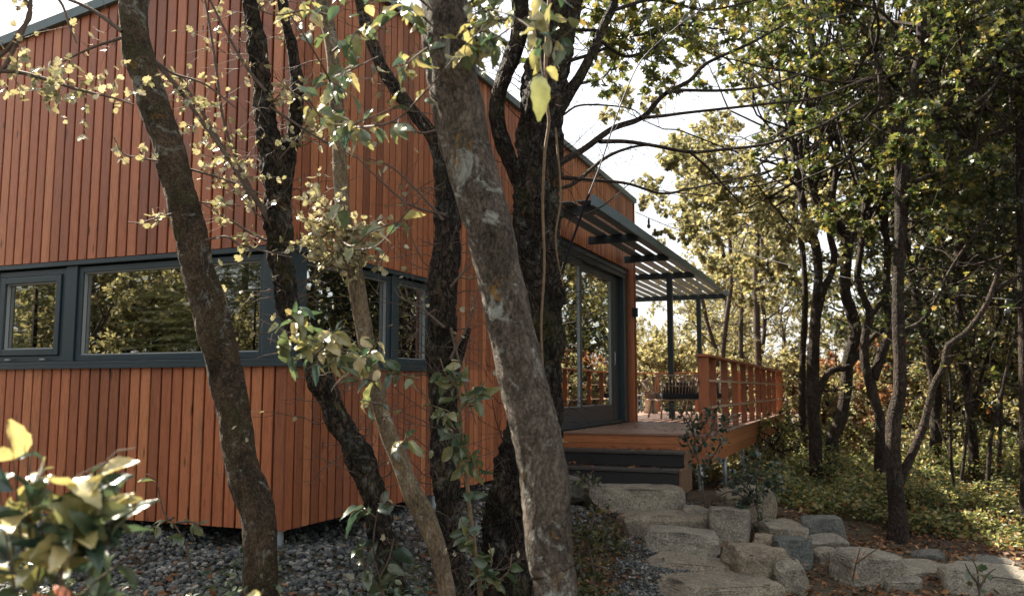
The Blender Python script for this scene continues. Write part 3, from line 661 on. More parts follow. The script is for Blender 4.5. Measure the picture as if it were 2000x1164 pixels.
B = [(1142, 1326, 940, 1000, 9.35, .85, 1, .6, 'long flat topped slab lying right under the black steps', 1),
     (1096, 1150, 928, 962, 9.5, .4, 2, .2, 'small mossy stone at the left end of the steps', 0),
     (1200, 1388, 992, 1042, 8.75, .55, 3, .8, 'long low brown slab, second below the steps', 1),
     (1330, 1385, 985, 1010, 9.0, .4, 21, .5, 'small pale stone wedged behind the second slab', 0),
     (1258, 1402, 1028, 1088, 8.15, .6, 4, .5, 'wedge shaped grey step stone, third below the steps', 0),
     (1265, 1425, 1078, 1116, 7.65, .6, 5, .7, 'thin flat paving slab between the wedge stone and the bottom slab', 1),
     (1262, 1505, 1108, 1185, 7.05, 1.05, 6, .75, 'largest flat paving slab at the bottom edge of the path', 1),
     (1385, 1466, 988, 1062, 8.6, .5, 7, .55, 'squarish block with a tall flat front right of the second slab', 0),
     (1406, 1508, 945, 1026, 9.25, .7, 8, .85, 'big rounded tan boulder behind the squarish block', 0),
     (1490, 1566, 1012, 1054, 8.55, .5, 9, .7, 'flat topped tan stone right of the squarish block', 1),
     (1562, 1645, 1006, 1066, 8.8, .4, 10, .05, 'upright blue grey slab at the foot of the undergrowth', 0),
     (1572, 1648, 1040, 1078, 8.35, .5, 11, .4, 'low pale stone in front of the upright blue grey slab', 1),
     (1510, 1580, 1044, 1100, 7.9, .4, 12, .0, 'dark grey round stone in the middle of the rock group', 0),
     (1420, 1536, 1058, 1145, 7.45, .6, 13, .95, 'large brown leaning boulder right of the bottom slab', 0),
     (1512, 1574, 1090, 1152, 7.2, .4, 14, .6, 'pointed pale stone leaning on the large brown boulder', 0),
     (1470, 1518, 1040, 1074, 8.1, .35, 15, 1.0, 'small reddish brown stone behind the large leaning boulder', 0),
     (1636, 1748, 1068, 1145, 7.6, .6, 16, .5, 'pale grey boulder standing apart in the dead leaves', 0),
     (1740, 1862, 1090, 1132, 7.95, .7, 17, .55, 'flat stone right of the lone pale boulder', 1),
     (1782, 1846, 1070, 1104, 8.5, .4, 18, .1, 'small dark grey stone behind the flat stones', 0),
     (1725, 1800, 1118, 1150, 7.4, .35, 22, .5, 'small low stone in front of the flat stones', 1),
     (1850, 2040, 1098, 1158, 7.4, .9, 19, .5, 'wide pale slab running out of the right edge', 1),
     (1895, 1970, 1084, 1110, 8.2, .5, 20, .2, 'bluish flat stone behind the wide slab at the right edge', 1),
     (1590, 1640, 1066, 1090, 8.0, .3, 23, .6, 'small tan stone between the low pale stone and the lone boulder', 0)]
for b in B: boulder(*b[:9], flat=b[9], e_=.47 if not b[9] else .34)
print('stones done')

rg_ = rng.gauss
# ------------------------------------------------------------------ pebbles, litter
def scatter(n, fx): 
    P = []
    while len(P) < n:
        q = fx()
        if q is not None: P.append(q)
    return np.array(P)
def in_house(x, y):
    d = np.array([x, y, 0]) - CW; return np.dot(d, U) > .9 and np.dot(d, V_) > .9
def fp():
    x, y = rng.uniform(-5.2, .9), rng.uniform(4.3, 9.3)
    if in_house(x, y): return None
    if x > -.9 + .35 * (y - 4.3) + .25 * math.sin(3 * y) : return None
    if y < 4.6 + .5 * mn.noise(Vector((x * 2, 0, 0))) + .1 * max(0, -x - 1): return None
    return (x, y)
def put_pebbles(name, n, f, smin, smax, label):
    P = scatter(n, f); z = gz(P[:, 0], P[:, 1]) + .035 * np.array([mn.noise(Vector((a * 2.2, b * 2.2, 0))) for a, b in P]); s_ = nr.uniform(smin, smax, n)
    P3 = np.stack([P[:, 0], P[:, 1], z + s_ * .35 + nr.uniform(0, .012, n)], 1)
    V, F = ICO1; Vd = V * np.array([1, .8, .62])
    D = nr.normal(0, 1, (n, 3)); D[:, 2] *= .3; N = nr.normal(0, .35, (n, 3)); N[:, 2] += 1
    mb = MB()
    for k in range(4):
        sel = np.arange(n) % 4 == k; Vk = Vd * (1 + nr.uniform(-.22, .22, (len(V), 1)))
        inst(mb, (Vk, F), P3[sel], D[sel], N[sel], s_[sel], nr.uniform(0, 1, sel.sum()))
    return tag(mb.build(name, M['pebble'], smooth=False), label, 'gravel', kind='stuff')
put_pebbles('gravel', 22000, fp, .008, .028, 'grey rounded gravel strip along the foot of the house')
def fpath():
    y = rng.uniform(6.0, 9.6); x = 1.05 + (y - 6) * .22 + rng.gauss(0, .32)
    if x < .55 or x > 2.5: return None
    return (x, y)
put_pebbles('gravel', 9000, fpath, .007, .018, 'fine grey gravel between the path stones')
def flit():
    x, y = rng.uniform(-3.5, 8), rng.uniform(3.6, 12.5)
    if in_house(x, y): return None
    if fp_zone(x, y) and rng.random() < .80: return None
    if abs(x - (1.05 + (y - 6) * .22)) < .45 and rng.random() < .85: return None
    return (x, y)
def fp_zone(x, y): return x < -.9 + .35 * (y - 4.3) and y > 4.9
n = 24000; P = scatter(n, flit); z = gz(P[:, 0], P[:, 1]) + .035 * np.array([mn.noise(Vector((a * 2.2, b * 2.2, 0))) for a, b in P])
mb = MB(); D = nr.normal(0, 1, (n, 3)); D[:, 2] *= .35; N = nr.normal(0, .45, (n, 3)); N[:, 2] += 1
inst(mb, L_OV[0][:1] + L_OV[0][1:] if False else L_SIMPLE, np.stack([P[:, 0], P[:, 1], z + nr.uniform(.005, .04, n)], 1), D, N, nr.uniform(.03, .075, n), nr.uniform(0, 1, n))
for o_ in [q for q in COL.objects if q.get('category') == 'rock']:
    V = np.array([v.co[:] for v in o_.data.vertices]); tp = V[V[:, 2] > V[:, 2].max() * .78]
    if len(tp) > 8:
        k_ = rng.randint(2, 9); q = tp[nr.integers(0, len(tp), k_)] + np.array(o_.location) + np.array([0, 0, .012]); dd = nr.normal(0, 1, (k_, 3)); dd[:, 2] *= .12
        inst(mb, L_SIMPLE, q, dd, nr.normal(0, .2, (k_, 3)) + np.array([0, 0, 1]), nr.uniform(.025, .06, k_), nr.uniform(.2, 1, k_))
tag(mb.build('leaf_litter', M['litter']), 'brown and rust fallen leaves covering the soil between rocks and trees', 'leaf litter', kind='stuff')
mb = MB()
for k in range(60):
    s_ = rng.uniform(5.08, 5.6); l_ = rng.uniform(-1.5, -.2); zt_ = .70 if s_ < 5.33 else .88
    p = hw(s_, l_, zt_ + .01); inst(mb, L_SIMPLE, p[None], nr.normal(0, 1, (1, 3)) * [1, 1, .2], np.array([[rng.gauss(0, .3), rng.gauss(0, .3), 1]]), [rng.uniform(.04, .08)], [rng.uniform(.4, 1)])
for k in range(90):
    s_ = rng.uniform(5.7, 9.2); l_ = rng.uniform(-1.75, -.1)
    p = hw(s_, l_, DZ0 + .004); inst(mb, L_SIMPLE, p[None], nr.normal(0, 1, (1, 3)) * [1, 1, .1], np.array([[rg_(0, .2), rg_(0, .2), 1]]), [rng.uniform(.02, .06)], [rng.uniform(.0, .9)])
tag(mb.build('leaf_litter', M['litter']), 'pale dead leaves lying on the black steps and the deck', 'leaf litter', kind='stuff')

# ------------------------------------------------------------------ foreground trunks
def trace(pts, Y, Yend=None):
    """pixels (x, y, width) at distance Y -> smooth world path and radii"""
    Q = []
    for i, p in enumerate(pts):
        yy = Y if Yend is None else Y + (Yend - Y) * i / (len(pts) - 1)
        if len(p) > 3: yy = p[3]
        w3 = at(p[0], p[1], yy); Q.append([w3[0], w3[1], w3[2], m_px(p[2], yy) / 2])
    return Q
def traced_tube(mb, pts, Y, step=.05, n=24, Yend=None, ridge=0, rough=0, seed=0, tn=.5):
    Q = smooth_path(trace(pts, Y, Yend), step); mb.tube(Q[:, :3], Q[:, 3], n, tn, ridge, rough, seed=seed); return Q
def down(pts, Y, zt_=None):
    """extend a trace below the frame down to the ground"""
    x, y, w_ = pts[-1][:3]; x0, y0 = pts[-2][:2]; p = at(x, y, Y); g0 = float(gz(p[0], p[1])) - .1; yb = 760 + (CZ - g0) / Y * 1679
    return pts + [(x + (x - x0) / (y - y0) * (yb - y) * .6, yb, w_ * 1.25)] if yb > y + 10 else pts
def small_twigs(mb, Q, n, rg, L=(.12, .4), r=.003, lp=None, ld=None, lvl=1, leaf_n=3, bare=.6, side=None):
    if isinstance(mb, Multi): mb.loose()
    for k in range(n):
        i = rg.randrange(2, len(Q) - 2); T = nz(Q[i + 1][:3] - Q[i - 1][:3]); d = nz(np.cross(T, [rg.gauss(0, 1), rg.gauss(0, 1) * .6, rg.gauss(0, 1)]))
        if side: d = d * np.array([1, .6, 1]); 
        grow(rg, mb, lp if lp is not None else [], ld if ld is not None else [], Q[i][:3] + d * Q[i][3] * .8, d + T * -.3, rg.uniform(*L), r, lvl, .7, 3, .0, 4, leaf_n, .55, .35, .2, bare)
def sprig(rg, wood, lp, ld, pts, Y, w0, w1, nleaf, jitter=.0, Yend=None, side_tw=0, twL=.15, leaf_n=4):
    if isinstance(wood, Multi): wood.start()
    n_ = len(pts); Q = smooth_path(trace([(p[0], p[1], w0 + (w1 - w0) * i / (n_ - 1)) + tuple(p[2:3]) for i, p in enumerate(pts)], Y, Yend), .03)
    wood.tube(Q[:, :3], Q[:, 3], 6, rg.random(), cap=False)
    for k in range(nleaf):
        i = int(rg.uniform(.15, 1) * (len(Q) - 2)); T = nz(Q[i + 1][:3] - Q[i][:3]); s_ = nz(np.cross(T, [rg.gauss(0, 1), rg.gauss(0, 1), rg.gauss(0, 1)]))
        lp.append(Q[i][:3] + s_ * rg.uniform(0, jitter)); ld.append(T * .6 + s_)
    for k in range(side_tw):
        i = int(rg.uniform(.1, 1) * (len(Q) - 2)); T = nz(Q[i + 1][:3] - Q[i][:3]); s_ = nz(np.cross(T, [rg.gauss(0, 1), rg.gauss(0, 1), rg.gauss(0, 1)]))
        grow(rg, wood, lp, ld, Q[i][:3], T * .6 + s_, twL * rg.uniform(.6, 1.3), .002, 0, leaf_n=leaf_n)
    return Q

rg = random.Random(11)
# T1 leaning smooth trunk on the left
t1 = thing('hawthorn_tree', 'leaning smooth brown trunk in front of the wide left window, orange lichen spots', 'tree', (-1.4, 4.5, .3))
def child_world(mbuild, name, mat, parent, smooth=True):
    if isinstance(mbuild, Multi):
        for it in mbuild.items: child_world(it, name, mat, parent, smooth)
        if mbuild.tw.n: child_world(mbuild.tw, 'twigs', mat, parent, smooth)['kind'] = 'stuff'
        return
    off = np.array(parent.location); mbuild.v = [v - off.astype(np.float32) for v in mbuild.v]; return mbuild.build(name, mat, parent, smooth=smooth)
pts = [(235, -420, 44), (250, -200, 50), (262, -20, 55), (266, 90, 56), (300, 200, 58), (332, 300, 58), (359, 400, 60), (381, 500, 62), (409, 600, 67), (433, 700, 65), (452, 780, 63), (471, 900, 62), (501, 1000, 68), (508, 1100, 66), (505, 1164, 68)]
mb = MB(); Q1 = traced_tube(mb, down(pts, 4.6), 4.6, .018, 44, ridge=.06, rough=.15, seed=3); child_world(mb, 'trunk', M['bark1'], t1)
mb = Multi(); lp, ld = [], []
sprig(rg, mb, lp, ld, [(238, 62), (180, 20), (120, -5), (60, -20)], 4.5, 9, 4, 0, side_tw=5, twL=.3, leaf_n=0)
sprig(rg, mb, lp, ld, [(236, 75), (190, 90), (155, 105), (122, 122)], 4.5, 8, 3, 0, side_tw=5, twL=.25, leaf_n=1)
sprig(rg, mb, lp, ld, [(310, 125), (340, 145), (400, 165), (462, 212)], 4.7, 7, 3, 0, side_tw=5, twL=.2, leaf_n=0)
sprig(rg, mb, lp, ld, [(300, 118), (350, 175), (385, 225), (425, 280), (470, 350), (500, 420)], 4.7, 10, 6, 26, .05, side_tw=16, twL=.22, leaf_n=7)
sprig(rg, mb, lp, ld, [(310, 315), (270, 308), (240, 300), (222, 268)], 4.5, 4, 2, 6, .03, side_tw=4, twL=.1, leaf_n=2)
sprig(rg, mb, lp, ld, [(368, 330), (420, 345), (480, 365), (510, 380)], 4.7, 5, 3, 2, .03, side_tw=5, twL=.15, leaf_n=3)
sprig(rg, mb, lp, ld, [(335, 418), (300, 428), (270, 436), (250, 434)], 4.5, 4, 2, 9, .03, side_tw=2, twL=.08, leaf_n=3)
sprig(rg, mb, lp, ld, [(388, 395), (430, 400), (470, 402)], 4.6, 4, 2, 6, .03, side_tw=4, twL=.1, leaf_n=2)
sprig(rg, mb, lp, ld, [(400, 470), (440, 462), (470, 478), (520, 492), (570, 503)], 4.5, 5, 3, 12, .03, side_tw=5, twL=.1, leaf_n=4)
small_twigs(mb, Q1, 40, rg, (.03, .12), .002, lp, ld, 0, 1, .7)
child_world(mb, 'branch', M['twig'], t1, False)
mb = MB(); leaves_at(mb, L_LOBED, lp, ld, .044, .25, .93, .15, .7); child_world(mb, 'foliage', M['leafH'], t1, False)
# leafy branch reaching in from the left, belonging to a hawthorn outside the frame
rg = random.Random(5)
tl = thing('hawthorn_tree', 'hawthorn outside the left edge with pale leafy branch crossing the facade', 'tree', (-3.3, 3.9, .3))
mb = MB(); traced_tube(mb, [(-360, -500, 60), (-330, 0, 60), (-340, 600, 70), (-320, 1300, 80)], 4.2, .05, 20, rough=.1, ridge=.05); child_world(mb, 'trunk', M['bark1'], tl)
mb = Multi(); lp, ld = [], []
sprig(rg, mb, lp, ld, [(-330, 230), (-60, 150), (20, 140), (90, 155), (150, 175), (215, 190), (262, 205)], 4.0, 12, 3, 40, .09, side_tw=30, twL=.2, leaf_n=9)
sprig(rg, mb, lp, ld, [(-100, 170), (0, 110), (40, 60), (60, 25), (30, -30)], 4.0, 10, 8, 4, .05, side_tw=8, twL=.25, leaf_n=2)
sprig(rg, mb, lp, ld, [(-60, 150), (0, 140), (25, 100), (45, 60), (60, 10), (50, -40)], 4.0, 11, 8, 0, 0, side_tw=6, twL=.2, leaf_n=0)
sprig(rg, mb, lp, ld, [(60, -30), (115, 0), (135, 50), (150, 85)], 4.0, 7, 3, 0, 0, side_tw=3, twL=.1, leaf_n=0)
child_world(mb, 'branch', M['twig'], tl, False)
mb = MB(); leaves_at(mb, L_LOBED, lp, ld, .044, .15, .95, .15, .7); child_world(mb, 'foliage', M['leafH'], tl, False)
# T2 scaly double stem
rg = random.Random(12)
t2 = thing('rough_barked_tree', 'dark scaly double stemmed trunk crossing the house corner post', 'tree', (-.8, 4.95, .3))
pts = [(470, -420, 24), (484, -120, 28), (490, 0, 30), (506, 100, 36), (515, 200, 40), (530, 300, 50), (541, 380, 54), (540, 450, 50), (545, 500, 44), (558, 550, 42), (568, 600, 42), (590, 660, 40), (614, 715, 42), (642, 780, 44), (680, 850, 48), (725, 950, 50), (746, 1050, 50), (761, 1100, 47), (773, 1164, 44)]
mb = MB(); Q2 = traced_tube(mb, down(pts, 4.95), 4.95, .014, 44, ridge=.17, rough=.42, seed=9)
Q2b = traced_tube(mb, [(540, -300, 18), (552, 0, 20), (572, 100, 22), (580, 180, 26), (575, 250, 30), (560, 320, 34), (548, 385, 34)], 5.0, .03, 20, ridge=.15, rough=.3, seed=10)
child_world(mb, 'trunk', M['bark2'], t2)
mb = Multi(); lp, ld = [], []
sprig(rg, mb, lp, ld, [(540, 440), (500, 390), (460, 330), (430, 280), (395, 220), (350, 150)], 4.9, 14, 5, 10, .04, side_tw=14, twL=.3, leaf_n=4)
sprig(rg, mb, lp, ld, [(530, 440), (490, 370), (440, 250), (420, 120), (400, 0), (380, -60)], 4.9, 8, 4, 0, .04, side_tw=12, twL=.4, leaf_n=2)
sprig(rg, mb, lp, ld, [(520, 180), (480, 130), (440, 60), (400, -20)], 4.9, 7, 4, 5, .04, side_tw=8, twL=.3, leaf_n=3)
sprig(rg, mb, lp, ld, [(528, 210), (590, 250), (640, 280), (700, 310)], 4.9, 6, 3, 6, .04, side_tw=6, twL=.3, leaf_n=2)
sprig(rg, mb, lp, ld, [(520, 470), (490, 455), (450, 430), (400, 400)], 4.85, 6, 3, 4, .04, side_tw=6, twL=.2, leaf_n=2)
sprig(rg, mb, lp, ld, [(530, 330), (610, 225), (560, 180), (520, 215)], 4.9, 4, 3, 22, .06, side_tw=14, twL=.12, leaf_n=7)
small_twigs(mb, Q2, 130, rg, (.08, .45), .0034, lp, ld, 1, 1, .85); small_twigs(mb, Q2b, 60, rg, (.1, .4), .0030, lp, ld, 1, 2, .6)
child_world(mb, 'branch', M['twig'], t2, False)
mb = MB(); leaves_at(mb, L_LOBED, lp, ld, .046, .25, .93, .15, .7); child_world(mb, 'foliage', M['leafH'], t2, False)
# T3 slim mottled
rg = random.Random(13)
t3 = thing('slim_tree', 'slim olive mottled trunk with sunlit leafy sprigs before the corner windows', 'tree', (-.4, 4.2, .3))
pts = [(560, -400, 24), (600, -120, 28), (628, 0, 30), (648, 90, 28), (655, 180, 28), (661, 270, 28), (665, 350, 29), (668, 400, 30), (676, 450, 31), (685, 500, 32), (695, 550, 33), (703, 600, 34), (711, 650, 33), (721, 700, 32), (739, 780, 31), (760, 850, 33), (783, 900, 35), (799, 950, 36), (825, 1000, 41), (847, 1050, 36), (862, 1100, 34), (874, 1164, 33)]
mb = MB(); Q3 = traced_tube(mb, down(pts, 4.2), 4.2, .022, 28, ridge=.05, rough=.12, seed=21); child_world(mb, 'trunk', M['bark3'], t3)
mb = Multi(); lp, ld = [], []; lq, lqd = [], []
# small-leaved sunlit clump
for pth in ([(668, 500), (640, 490), (600, 480), (575, 470)], [(672, 470), (630, 440), (590, 425), (570, 400)], [(670, 440), (640, 410), (610, 390), (598, 378)], [(680, 480), (720, 500), (750, 510)], [(672, 430), (620, 470), (590, 500)], [(676, 450), (720, 450), (760, 440)], [(676, 470), (650, 520), (620, 500), (590, 512)], [(690, 540), (680, 520), (650, 480)]):
    sprig(rg, mb, lp, ld, pth, 4.1, 5, 2, 12, .06, side_tw=11, twL=.15, leaf_n=6)
# big-leaved sprigs
for pth in ([(708, 690, 3.9), (660, 680, 3.5), (600, 662, 3.3), (540, 640, 3.2), (500, 620, 3.2)], [(600, 662, 3.3), (580, 630, 3.25), (560, 612, 3.2)], [(640, 672, 3.4), (600, 700, 3.3), (540, 690, 3.2), (500, 700, 3.2)], [(700, 700, 3.9), (720, 690, 3.5), (740, 660, 3.4), (745, 640, 3.4)], [(660, 680, 3.5), (650, 650, 3.4), (640, 625, 3.35)], [(690, 690, 3.7), (600, 690, 3.3), (520, 660, 3.2)], [(700, 700, 3.8), (650, 695, 3.4), (600, 720, 3.3)]):
    sprig(rg, mb, lq, lqd, pth, 3.4, 4, 2, 11, .02, side_tw=2, twL=.08, leaf_n=3)
for pth in ([(676, 490, 4.1), (735, 480, 3.6), (790, 420, 3.2), (830, 380, 3.1), (870, 355, 3.1)], [(665, 470, 4.1), (690, 480, 3.6), (730, 450, 3.3), (790, 430, 3.2)], [(672, 420, 4.1), (670, 400, 3.5), (650, 430, 3.3)], [(740, 760, 4.1), (720, 740, 3.6), (690, 750, 3.4)], [(745, 790, 4.1), (700, 780, 3.6)], [(770, 870, 4.1), (790, 860, 3.8), (800, 830, 3.7)]):
    sprig(rg, mb, lq, lqd, pth, 3.4, 4, 2, 6, .02)
# upper hanging foliage
for pth in ([(660, 250, 4.1), (760, 240, 3.2), (830, 180, 3.0), (900, 100, 2.9), (980, 20, 2.8)], [(655, 200, 4.1), (640, 150, 3.3), (600, 80, 3.1), (560, 20, 3.0)], [(650, 100, 4.1), (700, 60, 3.3), (760, 20, 3.1)], [(655, 150, 4.1), (700, 130, 3.3), (740, 110, 3.1)], [(655, 220, 4.1), (630, 230, 3.3), (600, 190, 3.1)], [(660, 270, 4.1), (700, 240, 3.3), (790, 205, 3.1)], [(640, 30, 4.1), (600, 20, 3.3), (540, 30, 3.1), (480, 10, 3)]):
    sprig(rg, mb, lq, lqd, pth, 3.2, 5, 2, 14, .03, side_tw=2, twL=.12, leaf_n=2)
small_twigs(mb, Q3, 20, rg, (.08, .3), .002, lp, ld, 1, 1, .8)
child_world(mb, 'branch', M['twig'], t3, False)
mb = MB(); leaves_at(mb, L_LOBED, lp, ld, .036, .3, .93, .1, .8); child_world(mb, 'foliage', M['leafH'], t3, False)
mb = MB(); lq, lqd = np.array(lq), np.array(lqd)
for k in range(4): leaves_at(mb, L_OV[k], lq[k::4], lqd[k::4], .080, .0, .95, .45, .8)
child_world(mb, 'foliage', M['leafY'], t3, True)
# T4 dark straight
rg = random.Random(14)
t4 = thing('rough_barked_tree', 'upright dark rough trunk right of the corner windows with forked diagonal limb', 'tree', (-.45, 5.3, .3))
pts = [(905, -500, 34), (880, -120, 34), (872, 100, 36), (868, 250, 40), (873, 380, 44), (873, 450, 47), (866, 550, 50), (865, 600, 50), (861, 700, 52), (867, 780, 52), (866, 900, 52), (875, 1000, 50), (884, 1100, 48), (890, 1164, 48)]
mb = MB(); Q4 = traced_tube(mb, down(pts, 5.3), 5.3, .016, 44, ridge=.18, rough=.40, seed=31)
Q4b = traced_tube(mb, [(660, -200, 20), (705, 10, 22), (740, 120, 24), (776, 178, 26), (811, 223, 26), (845, 268, 28), (866, 330, 34)], 5.3, .03, 18, ridge=.12, rough=.2, seed=33)
traced_tube(mb, [(868, 790, 26), (885, 730, 22), (905, 670, 18), (915, 640, 12)], 5.25, .03, 14, ridge=.1, rough=.2, seed=34)
child_world(mb, 'trunk', M['bark2'], t4)
mb = Multi(); lp, ld = [], []
for pth in ([(870, 420), (800, 400), (740, 350), (690, 300)], [(865, 430), (840, 400), (770, 330), (720, 310)], [(868, 640), (820, 600), (780, 580), (770, 560)], [(880, 560), (930, 500), (950, 440)], [(880, 700), (920, 620), (940, 540)], [(870, 250), (820, 260), (780, 240), (700, 250)], [(880, 640), (910, 760), (930, 830)]):
    sprig(rg, mb, lp, ld, pth, 5.2, 6, 2, 1, .03, side_tw=6, twL=.3, leaf_n=1)
small_twigs(mb, Q4, 170, rg, (.1, .55), .0036, lp, ld, 1, 1, .93); small_twigs(mb, Q4b, 30, rg, (.08, .3), .0024, lp, ld, 1, 1, .8)
child_world(mb, 'branch', M['twig'], t4, False)
mb = MB(); leaves_at(mb, L_LOBED, lp, ld, .045, .1, .9, .15, .7); child_world(mb, 'foliage', M['leafH'], t4, False)
# vine with oval leaves on T4
rg = random.Random(15)
vn = thing('climbing_vine', 'yellowish climbing vine with oval green leaves beside the upright dark trunk', 'vine', (-.3, 4.6, .3))
mb = Multi(); lp, ld = [], []
for pth in ([(945, 1400), (938, 1164), (928, 1080), (918, 1000), (912, 940), (905, 880), (900, 820), (895, 760), (880, 710)], ):
    sprig(rg, mb, lp, ld, pth, 4.6, 11, 5, 26, .02)
for pth in ([(900, 820), (870, 800), (840, 790), (825, 760)], [(898, 800), (930, 770), (950, 740)], [(895, 760), (870, 730), (860, 700)], [(905, 880), (880, 840), (850, 800)], [(905, 860), (925, 900), (930, 940)], [(898, 790), (900, 730), (910, 690)], [(905, 850), (880, 880), (870, 860)], [(820, 740), (780, 730), (740, 720)], [(928, 1060), (910, 1040), (900, 1010)], [(938, 1164), (960, 1100), (955, 1060)], [(938, 1150), (990, 1120), (1000, 1080)]):
    sprig(rg, mb, lp, ld, pth, 4.5, 3, 2, 11, .03)
child_world(mb, 'stem', M['vine'], vn)
mb = MB(); lp, ld = np.array(lp), np.array(ld)
for k in range(4): leaves_at(mb, L_OV[k], lp[k::4], ld[k::4], .085, .05, .6, .7, .4)
child_world(mb, 'foliage', M['leafY'], vn, True)
# T6 great dark tree behind
rg = random.Random(16)
t6 = thing('maple_tree', 'thick dark furrowed trunk behind the lichened one, long bare limbs toward the deck', 'tree', (0, 6.2, .2))
pts = [(1130, -500, 60), (1105, -150, 66), (1095, 0, 72), (1080, 90, 78), (1064, 170, 90), (1054, 250, 84), (1050, 350, 84), (1049, 400, 88), (1050, 500, 90), (1052, 600, 90), (1053, 700, 92), (1049, 800, 94), (1024, 900, 96), (1000, 1000, 96), (988, 1100, 100), (982, 1164, 108)]
mb = MB(); Q6 = traced_tube(mb, down(pts, 6.2), 6.2, .02, 64, ridge=.17, rough=.24, seed=41)
traced_tube(mb, [(1000, -200, 40), (1015, 40, 36), (1000, 110, 34), (982, 160, 32), (970, 225, 30), (990, 300, 32), (1025, 370, 40)], 6.3, .03, 20, ridge=.15, rough=.2, seed=42)
traced_tube(mb, [(1230, -150, 14), (1200, 0, 17), (1182, 45, 18), (1140, 137, 20), (1112, 180, 26), (1080, 230, 34)], 6.2, .03, 16, ridge=.1, rough=.1, seed=43)
child_world(mb, 'trunk', M['bark2'], t6)
mb = Multi(); lp, ld = [], []
BR = [([(1085, 330), (1098, 316), (1140, 292), (1196, 252), (1254, 230), (1295, 187), (1347, 158), (1381, 124), (1464, 86), (1530, 50)], 17, 5, 14),
      ([(1300, 183), (1330, 177), (1415, 177), (1500, 167), (1580, 140)], 8, 4, 5), ([(1250, 231), (1300, 226), (1347, 220), (1500, 203), (1600, 190), (1700, 150)], 8, 4, 10),
      ([(1171, 277), (1223, 277), (1278, 285), (1347, 297), (1415, 292), (1503, 280), (1606, 244), (1680, 200)], 10, 4, 12), ([(1085, 370), (1123, 357), (1182, 309), (1230, 289), (1270, 283)], 9, 5, 6),
      ([(1085, 345), (1161, 352), (1226, 359), (1292, 378), (1347, 369), (1402, 357), (1480, 340)], 8, 3, 8), ([(1347, 297), (1390, 335), (1420, 370), (1450, 400)], 6, 3, 4), ([(1100, 225), (1130, 207), (1180, 206), (1235, 214), (1260, 235)], 5, 2, 6),
      ([(1110, 170), (1140, 162), (1180, 150), (1200, 120)], 7, 3, 6), ([(1090, 400), (1130, 420), (1180, 400), (1240, 350)], 5, 2, 6)]
for pth, a, b, k in BR: sprig(rg, mb, [], [], pth, 6.2, a, b, 0, side_tw=k * 2, twL=.5, leaf_n=0, Yend=7.6)
for pth, a, b in (([(1210, 690), (1250, 695), (1180, 680), (1100, 700)], 3, 3),): pass
# leafy upper limbs
for pth in ([(1095, 60), (1160, 60), (1240, 70), (1320, 50), (1420, 60)], [(1110, 120), (1170, 100), (1240, 60), (1300, -20)], [(1090, 40), (1150, -10), (1230, -40), (1340, -60)], [(1080, 100), (1010, 60), (960, 20), (930, -40)], [(1200, 20), (1280, 0), (1380, 20), (1480, 0)], [(1160, 70), (1220, 110), (1280, 100), (1340, 130)]):
    Qb = sprig(rg, mb, [], [], pth, 6.2, 9, 4, 0, Yend=7.2)
    for k in range(13):
        i = int(rg.uniform(.15, 1) * (len(Qb) - 2)); T = nz(Qb[i + 1][:3] - Qb[i][:3]); s_ = nz(np.cross(T, [rg.gauss(0, 1), rg.gauss(0, 1), rg.gauss(0, 1)]))
        grow(rg, mb, lp, ld, Qb[i][:3], T * .5 + s_ + np.array([0, 0, .15]), rg.uniform(.3, .7), .004, 1, kids=4, leaf_n=6)
small_twigs(mb, Q6, 140, rg, (.1, .6), .0040, None, None, 1, 1, 1.0)
child_world(mb, 'branch', M['barkF'], t6, False)
mb = MB(); leaves_at(mb, L_MAPLE, lp, ld, .075, .2, .95, .4, .8); child_world(mb, 'foliage', M['leafC'], t6, False)
# violet cane
vc = MB(); sprig(rg, vc, [], [], [(1150, 380), (1175, 315), (1200, 240), (1222, 180), (1250, 122), (1290, 80), (1340, 40), (1400, 0)], 5.2, 3, 2, 0, side_tw=8, twL=.3, leaf_n=0)
sprig(rg, vc, [], [], [(1095, 540, 6.0), (1118, 470, 5.7), (1150, 380, 5.2)], 5.2, 5, 5, 0)
o = vc.build('bare_cane', M['purple'], smooth=True); tag(o, 'thin violet grey cane arching across the pale sky', 'branch')
hv = MB(); rg = random.Random(44); sprig(rg, hv, [], [], [(1075, -40), (1066, 120), (1068, 200), (1072, 240), (1064, 300), (1060, 400), (1063, 520), (1057, 640), (1062, 760)], 5.75, 8, 5, 0)
sprig(rg, hv, [], [], [(1085, 250, 5.9), (1095, 380, 5.9), (1085, 470, 5.9), (1100, 560, 5.9)], 5.8, 5, 3, 0)
o = hv.build('hanging_vine', M['vine'], smooth=True); tag(o, 'tan leafless vine hanging down the thick dark furrowed trunk', 'vine')
